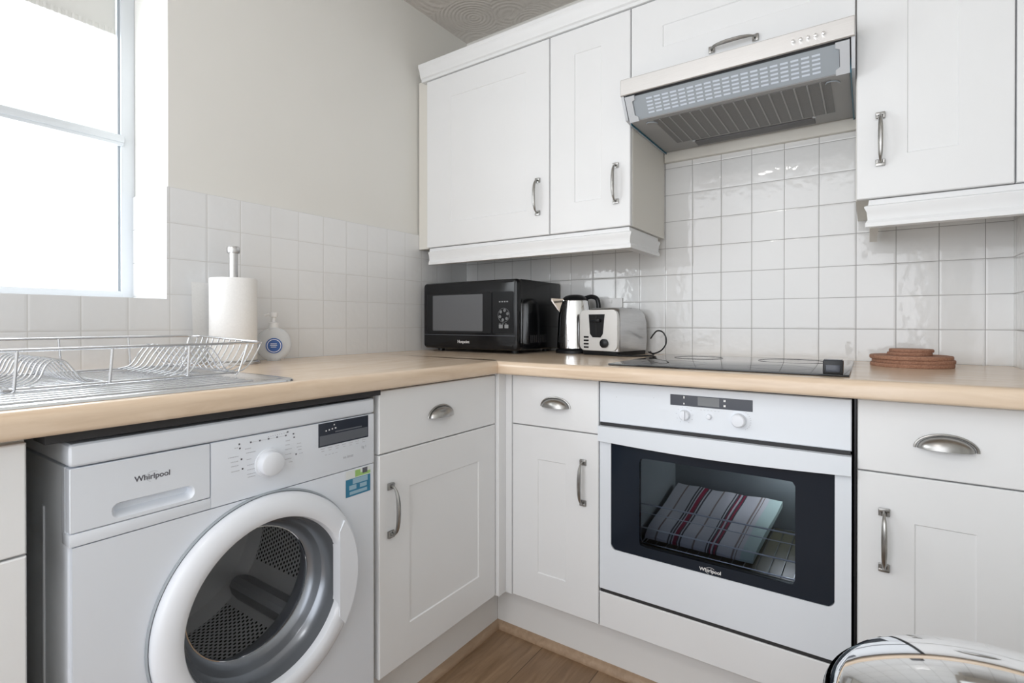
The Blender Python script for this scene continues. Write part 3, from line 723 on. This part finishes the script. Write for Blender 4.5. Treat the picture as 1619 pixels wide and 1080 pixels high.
rings(b, [[F('B', u, v + (0 if k else 0), n_) for u, v in lo + [(OX1, .7415), (OX0, .7415)]] for k, n_ in enumerate((.5975, .611))])
obj('handle', b, M['ovenw'], dr)
text('logo', 'Whirlpool', .0125, (1.271, -.5947, .4065), 'B', M['logo_w'], dr)
b = new(); tube(b, [(1.271 + .012 * math.cos(a), -.5948, .4065 + .0085 * math.sin(a)) for a in [PI * (.2 + 1.2 * i / 20) for i in range(21)]], .0004, 4); obj('logo_swoosh', b, M['logo_w'], dr)
b = new(); lathe(b, [(0, 0), (.016, 0), (.018, .006), (.012, .012), (0, .014)], mtx=Matrix.Translation((1.44, -.14, .66)) @ Matrix.Rotation(PI / 2, 4, 'X'), seg=20)
obj('added_oven_lamp', b, M['white'], t)  # lamp cover added to go with the fill light in the cavity
# things inside the oven
t = thing('wire_shelf', 'chrome wire shelf inside the oven holding the striped towel', 'oven shelf', (1.27, -.35, .395))
b = new()
for z in (.512, .487, .444): tube(b, [(1.058, -.51, z), (1.487, -.51, z)], .0022 if z != .487 else .0014, 8)
for x in (1.058, 1.487): tube(b, smooth_path([(x, -.51, .53), (x, -.512, .50), (x, -.51, .444), (x, -.50, .40), (x, -.45, .396), (x, -.16, .396)], 5), .002, 8)
obj('front_rail', b, M['wire2'], t)
b = new()
for i in range(15): x = 1.07 + i * .029; tube(b, [(x, -.50, .398), (x, -.16, .398)], .0014, 6)
for y in (-.50, -.16): tube(b, [(1.058, y, .396), (1.487, y, .396)], .002, 6)
obj('grid', b, M['wire'], t)
b = new(); box(b, (1.052, -.505, .375), (1.493, -.15, .392), .003)
tag(obj('baking_tray', b, M['tray']), 'dark olive baking tray in the oven under the striped towel', 'baking tray')
# striped towel, folded, lying towards the back
b = new(); uvl = b.loops.layers.uv.new('UVMap'); nu, nv = 40, 16
c00, c10, c01, c11 = Vector((1.064, -.49, .412)), Vector((1.352, -.49, .412)), Vector((1.064, -.16, .470)), Vector((1.382, -.16, .470))
def tw(s, v, k):
    p = c00.lerp(c10, s).lerp(c01.lerp(c11, s), v); w = .0015 * math.sin(s * 21 + v * 3) + .002 * math.sin(v * 9 + s * 4)
    hh = .012 * (1 - (1 - min(1, v * 9)) ** 2) ; return p + Vector((0, 0, (w + hh) if k else -.006))
gr_ = [[[b.verts.new(tw(i / nu, j / nv, k)) for j in range(nv + 1)] for i in range(nu + 1)] for k in (0, 1)]
def qf(vs_, uvs):
    f = b.faces.new(vs_)
    for lp, q in zip(f.loops, uvs): lp[uvl].uv = q
for k in (0, 1):
    g = gr_[k]
    for i in range(nu):
        for j in range(nv): qf((g[i][j], g[i + 1][j], g[i + 1][j + 1], g[i][j + 1]), ((i / nu, j / nv), ((i + 1) / nu, j / nv), ((i + 1) / nu, (j + 1) / nv), (i / nu, (j + 1) / nv)))
for i in range(nu):
    for j in (0, nv): qf((gr_[0][i][j], gr_[0][i + 1][j], gr_[1][i + 1][j], gr_[1][i][j]), ((i / nu, 0), ((i + 1) / nu, 0), ((i + 1) / nu, 0), (i / nu, 0)))
for j in range(nv):
    for i in (0, nu): qf((gr_[0][i][j], gr_[0][i][j + 1], gr_[1][i][j + 1], gr_[1][i][j]), ((i / nu, 0),) * 4)
tag(obj('tea_towel', b, M['towel']), 'folded pale tea towel with red and black stripes inside the oven', 'tea towel')

# ---------------------------------------------------------------- hob
t = thing('hob', 'black glass ceramic hob set in the worktop above the oven', 'hob', (1.28, -.35, WT))
b = new(); box(b, (.997, -.600, WT + .0002), (1.563, -.085, WT + .0052), .0012, 2); gp_ = obj('glass_plate', b, M['hobglass'], t)
b = new()
for x, y, r in ((1.14, -.47, .09), (1.14, -.2, .075), (1.41, -.47, .075), (1.41, -.2, .09)):
    tube(b, [(x + r * math.cos(2 * PI * i / 60), y + r * math.sin(2 * PI * i / 60), WT + .00495) for i in range(61)], .0005, 4)
obj('cooking_zones', b, M['display'], gp_, 'stuff')
t = thing('plastic_box', 'small black box standing on the front right corner of the hob', 'box', (1.530, -.585, WT + .0052), .0)
b = new(); box(b, (1.513, -.602, WT + .0055), (1.552, -.57, WT + .036), .003); cs = obj('case', b, M['black'], t)
b = new(); box(b, (1.519, -.6035, WT + .010), (1.546, -.6015, WT + .026), .0008); obj('window', b, M['display'], cs)
b = new(); box(b, (1.515, -.600, WT + .036), (1.550, -.572, WT + .0375), .0006); obj('cap', b, M['display'], cs)

# ---------------------------------------------------------------- microwave
MX0, MX1, MYF, MYB, MZ0, MZ1 = .040, .522, -.345, -.012, .927, 1.200
t = thing('microwave', 'black microwave oven in the corner of the worktop', 'microwave', ((MX0 + MX1) / 2, -.18, WT))
b = new(); box(b, (MX0 + .004, MYF + .035, MZ0), (MX1 - .002, MYB, MZ1), .006, 3); body = obj('body', b, M['blackgloss'], t)
b = new()  # bulging front: rounded rectangle rings growing forward
def mr(i, n, r): return [F('B', u, v, n) for u, v in rrect(MX0 + i, MX1 - i, MZ0 + i, MZ1 - i, r, 5)]
rings(b, [mr(.001, -MYF - .036, .012), mr(0, -MYF - .012, .013), mr(.004, -MYF - .003, .013), mr(.012, -MYF, .011)]); 
fr = obj('front_frame', b, M['blackgloss'], t)
fnn = -MYF
b = new(); prism(b, 'B', rrect(.066, .405, .992, 1.152, .006), fnn + .0002, fnn + .004); dd = obj('door', b, M['black'], t)
m_ = mat('microwave_window', (.13, .135, .145), .15, Specular_IOR_Level=.3); b = new(); prism(b, 'B', rrect(.100, .362, 1.000, 1.146, .003), fnn + .0035, fnn + .0048); obj('window', b, m_, dd)
b = new(); fbox(b, 'B', .050, .512, .9825, .9845, fnn + .0004, fnn + .003, .0005, 1); obj('trim_line', b, M['displaygrey'], t)
b = new(); prism(b, 'B', rrect(.408, .505, .992, 1.152, .005), fnn + .0002, fnn + .003); cpn = obj('control_panel', b, M['black'], t)
b = new(); kx, kz = .462, 1.062
tube(b, [(kx + .0265 * math.cos(2 * PI * i / 48), -fnn - .0035, kz + .0265 * math.sin(2 * PI * i / 48)) for i in range(49)], .0007, 6)
for i in range(6):
    a = 2 * PI * i / 6 + .3; lathe(b, [(0, 0), (.0062, 0), (.0055, .0018), (0, .002)], mtx=Matrix.Translation((kx + .0185 * math.cos(a), -fnn - .003, kz + .0185 * math.sin(a))) @ Matrix.Rotation(PI / 2, 4, 'X'), seg=14)
obj('dial_buttons', b, mat('button_outline', (.18, .19, .2), .3), cpn)
b = new()
for x in (.449, .475): fbox(b, 'B', x - .009, x + .009, 1.012, 1.026, fnn + .003, fnn + .005, .001, 1)
for i in range(4): fbox(b, 'B', .440 + i * .0115, .447 + i * .0115, 1.111, 1.116, fnn + .003, fnn + .0036)
for i in range(3): fbox(b, 'B', .440 + i * .014, .448 + i * .014, 1.028, 1.030, fnn + .003, fnn + .0034)
obj('button_marks', b, mat('button_grey', (.25, .26, .27), .3), cpn, 'stuff')
text('logo', 'Hotpoint', .0165, (.262, MYF - .0008, .9565), 'B', M['logo_w'], fr)
for x in (MX0 + .05, MX1 - .05):
    for y in (MYF + .06, MYB - .04):
        b = new(); lathe(b, [(.0, WT + .0003), (.014, WT + .0003), (.014, MZ0 + .002), (0, MZ0 + .002)], (x, y, 0), 16); obj('foot', b, M['black'], t)
b = new()
for i in range(9): box(b, (MX1 - .0025, -.25 + i * .014, .955), (MX1 - .0012, -.243 + i * .014, .985))
obj('side_vents', b, M['gapdark'], body)

# ---------------------------------------------------------------- kettle (local coordinates, then turned)
t = thing('kettle', 'polished steel jug kettle between microwave and toaster', 'kettle', (.642, -.112, WT), math.radians(36))
b = new(); lathe(b, [(.0, 0.0004), (.076, .0004), (.076, .010), (.070, .016), (0, .017)], seg=40); obj('power_base', b, M['black'], t)
b = new(); lathe(b, [(.066, .018), (.070, .020), (.0695, .05), (.0665, .12), (.061, .175), (.056, .205), (.052, .208)], seg=48); kb = obj('body', b, M['chrome'], t)
b = new(); lathe(b, [(.0, .2305), (.018, .230), (.036, .226), (.048, .216), (.0535, .207), (0, .206)], seg=40); obj('lid', b, M['black'], t)
b = new()  # triangular spout
sp_o = [[(-.048 + .0, y * .026, z) for y, z in ((-1, .212), (1, .212), (.25, .140), (-.25, .140))], [(-.094, y * .004, z) for y, z in ((-1, .216), (1, .216), (.5, .206), (-.5, .206))]]
rings(b, sp_o); obj('spout', b, M['chrome'], kb)
b = new(); tube(b, smooth_path([(.040, 0, .217), (.070, 0, .222), (.092, 0, .205), (.095, 0, .13), (.088, 0, .07), (.064, 0, .045)], 6), [.009] * 31, 10); obj('handle', b, M['black'], t)

# ---------------------------------------------------------------- toaster
t = thing('toaster', 'brushed steel toaster with black control end next to the kettle', 'toaster', (.811, -.118, WT), math.radians(-12))
W2, D2 = .0875, .096; b = new()
def trr(z, iw, idp, r): return [(x, y, z) for x, y in rrect(-W2 + iw, W2 - iw, -D2 + idp, D2 - idp, r, 5)]
rings(b, [trr(.0005, .006, .004, .015), trr(.014, .004, .002, .015), trr(.0155, .006, .004, .015)]); obj('base', b, M['black'], t)
b = new(); rings(b, [trr(.016, .004, .003, .012), trr(.05, .001, .0, .014), trr(.12, .002, .001, .014), trr(.150, .007, .006, .016), trr(.166, .017, .014, .018), trr(.174, .032, .026, .018)])
sh = obj('shell', b, M['steel'], t)
b = new()  # lighter front end cap
rings(b, [[(x, y, z) for x, z in rrect(-W2 + .004, W2 - .004, .018, .166, .022, 6)] for y in (-D2 + .004, -D2 - .006)]); cap_ = obj('end_plate', b, mat('toaster_end', (.78, .78, .77), .35, .35), t)
b = new(); o = [(-.040, .150), (.030, .150), (.022, .078), (.012, .066), (-.022, .066), (-.034, .078)]
rings(b, [[(x, y, z) for x, z in o] for y in (-D2 - .005, -D2 - .0085)]); lp = obj('lever_recess', b, M['black'], cap_)
b = new(); box(b, (-.0065, -D2 - .0095, .075), (-.0035, -D2 - .008, .145)); obj('lever_slot', b, M['gapdark'], lp)
b = new(); box(b, (-.026, -D2 - .022, .122), (.016, -D2 - .008, .133), .003); obj('lever', b, M['black'], lp)
b = new(); lathe(b, [(0, 0), (.0165, 0), (.0160, .009), (.013, .011), (0, .0115)], mtx=Matrix.Translation((.030, -D2 - .006, .045)) @ Matrix.Rotation(PI / 2, 4, 'X'), seg=32); obj('browning_knob', b, M['black'], cap_)
b = new()
for i in range(4):
    b = new(); box(b, (-.064, -D2 - .0085, .026 + i * .0125), (-.042, -D2 - .005, .032 + i * .0125), .001, 1); obj('button', b, M['black'], cap_)
b = new()
for y in (-.022, .022): box(b, (-.055, y - .012, .172), (.055, y + .012, .1746))
obj('bread_slots', b, M['gapdark'], sh)
b = new(); tube(b, smooth_path([(.935, -.075, .926), (.955, -.10, .921), (.985, -.11, .932), (1.003, -.11, .955), (1.004, -.11, .980), (.992, -.11, 1.000), (.970, -.10, 1.004), (.950, -.08, .992), (.930, -.055, .975)], 8), .0027, 8)
tube(b, smooth_path([(.87, -.235, .9172), (.92, -.225, .9172), (.965, -.17, .9172), (.960, -.11, .9172), (.925, -.066, .9245)], 8), .0027, 8)
tag(obj('power_cord', b, M['black']), 'looped black power cord to the right of the toaster', 'cord')
# wall socket half hidden behind the toaster
t = thing('wall_socket', 'white double wall socket on the tiles behind the toaster', 'socket', (.725, -.004, 1.046))
b = new(); box(b, (.652, -.009, 1.046), (.798, -.0003, 1.132), .003); pl = obj('plate', b, M['white'], t)
for x in (.700, .750):
    b = new(); box(b, (x - .005, -.012, 1.112), (x + .005, -.008, 1.124), .001); obj('switch', b, M['white'], pl)

# ---------------------------------------------------------------- cork mats
spec = [(.0925, 1.694, -.152), (.0915, 1.697, -.149), (.0920, 1.692, -.153), (.050, 1.690, -.158), (.0495, 1.694, -.155)]
lab = ['large round cork mat at the bottom of the stack on the worktop', 'large round cork mat in the middle of the stack on the worktop', 'uppermost of the three large round cork mats in the stack',
       'lower of the two small round cork coasters on the stack', 'small round cork coaster at the very top of the stack']
z = WT + .0003
for (r, x, y), lb in zip(spec, lab):
    h = .0098 if r > .06 else .0082; b = new()
    lathe(b, [(0, 0), (r - .001, 0), (r, .002), (r, h - .002), (r - .0015, h), (0, h)], seg=56)
    o = tag(obj('cork_mat' if r > .06 else 'cork_coaster', b, M['cork']), lb, 'mat' if r > .06 else 'coaster', 'stacked cork mats'); o.location = (x, y, z); z += h + .0004

# ---------------------------------------------------------------- kitchen roll, soap
t = thing('kitchen_roll_holder', 'steel upright kitchen roll holder pole on the worktop by the window', 'kitchen roll holder', (.080, -1.176, WT))
b = new(); lathe(b, [(0, .0004), (.07, .0004), (.07, .006), (.066, .009), (0, .009)], (.080, -1.176, WT), 40); obj('base', b, M['steel'], t)
b = new(); lathe(b, [(0, .009), (.0118, .009), (.0118, .322), (0, .322)], (.080, -1.176, WT), 24); pole = obj('pole', b, M['steel'], t)
b = new(); lathe(b, [(0, .322), (.0165, .322), (.0180, .326), (.0180, .337), (.0155, .341), (0, .341)], (.080, -1.176, WT), 28); obj('finial', b, M['steel'], pole)
t = thing('kitchen_roll', 'white kitchen paper roll standing on the steel holder', 'kitchen roll', (.080, -1.176, WT + .0095))
b = new(); c0 = (.080, -1.176, WT)
lathe(b, [(.021, .010), (.0615, .010), (.063, .013), (.063, .245), (.0615, .248), (.021, .248)], c0, 56, cap=False)
rl = obj('paper', b, M['paper'], t)
b = new(); lathe(b, [(.021, .0105), (.021, .2485), (.0185, .2485), (.0185, .0105)], c0, 32, cap=False); obj('core', b, M['carcass'], rl)
b = new(); pts = []
for k, (z0, dd_) in enumerate(((.015, .018), (.10, .012), (.17, .004), (.236, 0))):
    pts.append([Vector((.080 - .052 + .002 + s * .012, -1.176 - .01 - s * (.088 + dd_ * -.3), WT + z0 - s * .002)) for s in (0, .25, .5, .75, 1)])
R = [[b.verts.new(p) for p in r_] for r_ in pts]
for i in range(3):
    for j in range(4): b.faces.new((R[i][j], R[i][j + 1], R[i + 1][j + 1], R[i + 1][j]))
bmesh.ops.solidify(b, geom=b.faces[:], thickness=.001); obj('loose_sheet', b, M['paper'], t)

t = thing('soap_dispenser', 'clear round hand soap bottle with white pump and blue label by the kitchen roll', 'soap bottle', (.062, -1.040, WT), math.radians(56))
# local: bottle is flat in y, wide in x; the front looks along -y turned to the room
b = new(); seg = 40; rs = []
for i in range(19):
    a = -PI / 2 + PI * i / 18; z = .0525 + .0525 * math.sin(a); r = .052 * math.cos(a) ** .9 if abs(math.cos(a)) > 1e-3 else .001
    if z < .004: r = max(r, .020)
    if z > .098: r = max(r, .013)
    rs.append([(max(r, .012) * math.cos(2 * PI * k / seg), min(.0215, max(r, .012)) * math.sin(2 * PI * k / seg), max(z, .0006)) for k in range(seg)])
rings(b, rs); bt = obj('bottle', b, M['tglass'], t)
b = new(); lathe(b, [(0, .102), (.0145, .102), (.0145, .119), (.012, .121), (.0055, .122), (.0055, .136), (.011, .138), (.012, .148), (.0105, .152), (0, .152)], seg=24)
tube(b, [(0, 0, .147), (-.018, 0, .146), (-.026, 0, .142)], [.0045, .004, .0032], 8); obj('pump', b, M['white'], t)
for nm, yy, mm, rr in (('label', -.0225, M['label'], .024), ('label_ring', -.0230, M['labelw'], .0205), ('label_centre', -.0235, M['label'], .0185)):
    b = new(); lathe(b, [(0, 0), (rr, 0), (rr, .0006), (0, .0006)], mtx=Matrix.Translation((.002, yy, .048)) @ Matrix.Rotation(PI / 2, 4, 'X'), seg=32); o = obj(nm, b, mm, bt)
b = new(); [box(b, (-.009 + q, -.0248, .048 + z_), (.011 - q, -.0241, .050 + z_)) for q, z_ in ((.001, .005), (.0, 0), (.002, -.005))]; obj('label_lines', b, M['labelw'], bt)

# ---------------------------------------------------------------- draining board
t = thing('draining_board', 'stainless steel ribbed draining board set on the worktop under the dish rack', 'draining board', (.36, -1.75, WT))
b = new(); X0, X1, YR, YL = .085, .628, -1.325, -2.45
def dr_(i, z): return [(x, y, z) for x, y in rrect(X0 + i, X1 - i, YL + i, YR - i, .03, 6)]
rings(b, [dr_(0, WT + .0003), dr_(.001, WT + .0035), dr_(.004, WT + .0052), dr_(.018, WT + .0052), dr_(.028, WT + .0015)]); plate = obj('plate', b, M['drain'], t)
b = new()
for i in range(15):
    x = .145 + i * .0305; box(b, (x - .006, YL + .05, WT + .0012), (x + .006, -1.395 - .03 * (i % 2) * 0, WT + .0050), .0016, 2)
obj('drainer_ribs', b, M['drain'], plate)
b = new(); lathe(b, [(0, .0014), (.02, .0014), (.022, .0045), (.019, .005), (0, .004)], (.36, -2.3, WT), 28); obj('plughole_cover', b, M['chrome'], plate)

# ---------------------------------------------------------------- dish rack
t = thing('dish_rack', 'silver wire dish rack with wavy plate slots standing on the draining board', 'dish rack', (.29, -1.52, WT + .0052))
RX0, RX1, RYR, RYL, RZ, RB = .130, .450, -1.300, -1.795, .995, .924
rz = lambda x: .999 - .0105 * (x - RX0) / (RX1 - RX0)
b = new()
lo = [(x, y, rz(x)) for x, y in rrect(RX0, RX1, RYL, RYR, .025, 5)]; tube(b, lo + lo[:1], .0027, 8); obj('top_rail', b, M['wire'], t)
b = new(); lo = [(x, y, RB) for x, y in rrect(RX0 + .004, RX1 - .004, RYL + .06, RYR - .06, .01, 3)]; tube(b, lo + lo[:1], .0025, 8)
for y in (-1.455, -1.6): tube(b, [(RX0, y, RB), (RX1, y, RB)], .0022, 8)
obj('base_rail', b, M['wire'], t)
for x in (RX0, RX1):
    for y in ((-1.335, -1.357), (-1.459, -1.463), (-1.592, -1.597), (-1.724, -1.728)) if x == RX1 else ((-1.317, -1.34), (-1.457, -1.453), (-1.589, -1.584), (-1.72, -1.715)):
        b = new(); tube(b, [(x, y[0], rz(x)), (x + (.0 if x == RX1 else .003), y[1], RB)], .0024, 8); obj('upright', b, M['wire'], t)
for i in range(12):
    x = RX0 + .008 + i * (RX1 - RX0 - .016) / 11
    b = new(); tube(b, smooth_path([(x, RYR, rz(x)), (x, RYR - .010, .968), (x, RYR - .030, .938), (x, RYR - .055, .925), (x, RYR - .082, .932), (x, RYR - .100, .962), (x, RYR - .117, .981), (x, RYR - .135, .962), (x, RYR - .155, .932), (x, -1.480, RB)], 5), .0017, 7); obj('plate_wire', b, M['wire'], t)
    b = new(); tube(b, smooth_path([(x, -1.600, RB), (x, -1.628, .926), (x, -1.648, .950), (x, -1.660, .966), (x, -1.674, .970), (x, -1.686, .960), (x, -1.698, .935), (x, -1.73, .9245), (x, -1.77, .94), (x, RYL + .003, .975), (x, RYL, rz(x))], 5), .0017, 7); obj('plate_wire', b, M['wire'], t)
for x in (RX0 + .01, RX1 - .004):
    for y in (-1.365, -1.733):
        b = new(); tube(b, smooth_path([(x, y, RB), (x, y - .006, RB - .001), (x, y - .008, WT + .0095), (x, y, WT + .0085), (x, y + .007, WT + .011), (x, y + .003, RB - .006)], 4), .0022, 6); obj('foot', b, M['wire'], t)

# ---------------------------------------------------------------- chrome bin
t = thing('waste_bin', 'round chrome kitchen bin with mirror lid in the foreground', 'bin', (1.714, -1.377, FZ))
c0 = (1.714, -1.377, 0); R0 = .150
b = new(); lathe(b, [(0, FZ + .0003), (.146, FZ + .0003), (.148, FZ + .02), (.150, FZ + .025), (.1505, .40), (.1515, .655), (.149, .662), (0, .662)], c0, 96); obj('body', b, M['steel'], t)
b = new(); lathe(b, [(.146, .6625), (.1495, .663), (.1495, .667), (.146, .668)], c0, 96); obj('collar', b, M['black'], t)
pf = [(.144, .6685), (R0 + .0005, .6685), (R0 + .001, .673), (R0, .686), (.1475, .694), (.1430, .6995), (.137, .7025)]
for i in range(1, 15): r = .137 * (1 - i / 14); pf.append((r, .7025 + (.137 ** 2 - r * r) / 2 / .32))
b = new(); lathe(b, pf, c0, 96); obj('lid', b, M['chrome'], t)
b = new(); a0 = math.radians(200)
for s_ in (0,): 
    prf = [(.1518, .652), (.1545, .654), (.1550, .672), (.1540, .685), (.1518, .690)]
    rings(b, [[(c0[0] + r_ * math.cos(math.radians(150 + k * 4)), c0[1] + r_ * math.sin(math.radians(150 + k * 4)), z) for r_, z in prf] for k in range(13)])
hg = obj('rim_reflection', b, M['blackgloss'], t)  # black band standing in for the dark oven reflection on the lid rim
# ---------------------------------------------------------------- light
t = thing('added_ceiling_light', 'added round white ceiling lamp, unseen behind the camera', 'ceiling lamp', (1.0, -2.6, 2.33))
b = new(); lathe(b, [(0, 2.389), (.20, 2.389), (.20, 2.375), (.15, 2.35), (0, 2.338)], (1.0, -2.6, 0), 40); obj('shade', b, M['white'], t)  # unseen fitting, added to carry a fill light
W_ = bpy.data.worlds.new('sky'); S.world = W_; W_.use_nodes = True
bg = W_.node_tree.nodes['Background']; bg.inputs[0].default_value = (.90, .95, 1, 1); bg.inputs[1].default_value = 1.3
def area(name, loc, rot, sx, sy, power, col):
    l = bpy.data.lights.new(name, 'AREA'); l.shape = 'RECTANGLE'; l.size = sx; l.size_y = sy; l.energy = power; l.color = col
    o = bpy.data.objects.new(name, l); COL.objects.link(o); o.location = loc; o.rotation_euler = rot; return o
area('window_daylight', (-.36, -2.13, 1.63), (0, -PI / 2, 0), 1.0, 1.6, 27, (.95, .975, 1))
area('rear_fill_light', (.96, -3.58, 1.35), (PI / 2, 0, 0), 1.9, 2.0, 26, (.96, .965, 1))  # soft fill added across the open rear end, out of view
pt = bpy.data.lights.new('ceiling_fill_light', 'AREA'); pt.shape = 'DISK'; pt.size = .3; pt.energy = 5; pt.color = (1, .97, .94)
o = bpy.data.objects.new('ceiling_fill_light', pt); COL.objects.link(o); o.location = (1.0, -2.6, 2.33)  # fill light added under the unseen ceiling fitting
pt = bpy.data.lights.new('oven_fill_light', 'POINT'); pt.energy = 2.2; pt.shadow_soft_size = .02; pt.color = (1, .97, .92)
o = bpy.data.objects.new('oven_fill_light', pt); COL.objects.link(o); o.location = (1.43, -.17, .64)  # fill light added to brighten the cavity and towel

# ---------------------------------------------------------------- camera
cam = bpy.data.cameras.new('camera'); co = bpy.data.objects.new('camera', cam); COL.objects.link(co); S.camera = co
cam.sensor_width = 36; cam.sensor_fit = 'HORIZONTAL'; cam.lens = 821.07 * 36 / 1619; cam.shift_x = (809.5 - 797.71) / 1619; cam.shift_y = (512.87 - 540) / 1619; cam.clip_start = .02
co.location = (1.5947, -1.965, 1.0345); co.rotation_euler = (PI / 2 - .0037, 0, .6095)
for o in bpy.data.objects:
    if '_w' in o: del o['_w']
S.view_settings.view_transform = 'Standard'; S.view_settings.look = 'None'; S.view_settings.gamma = 1; S.view_settings.exposure = .1
S.view_settings.use_curve_mapping = False
S.cycles.max_bounces = 10; S.cycles.diffuse_bounces = 6; S.cycles.glossy_bounces = 5; S.cycles.transparent_max_bounces = 12; S.cycles.use_denoising = True
S.cycles.caustics_reflective = False; S.cycles.caustics_refractive = False; S.cycles.sample_clamp_indirect = 6
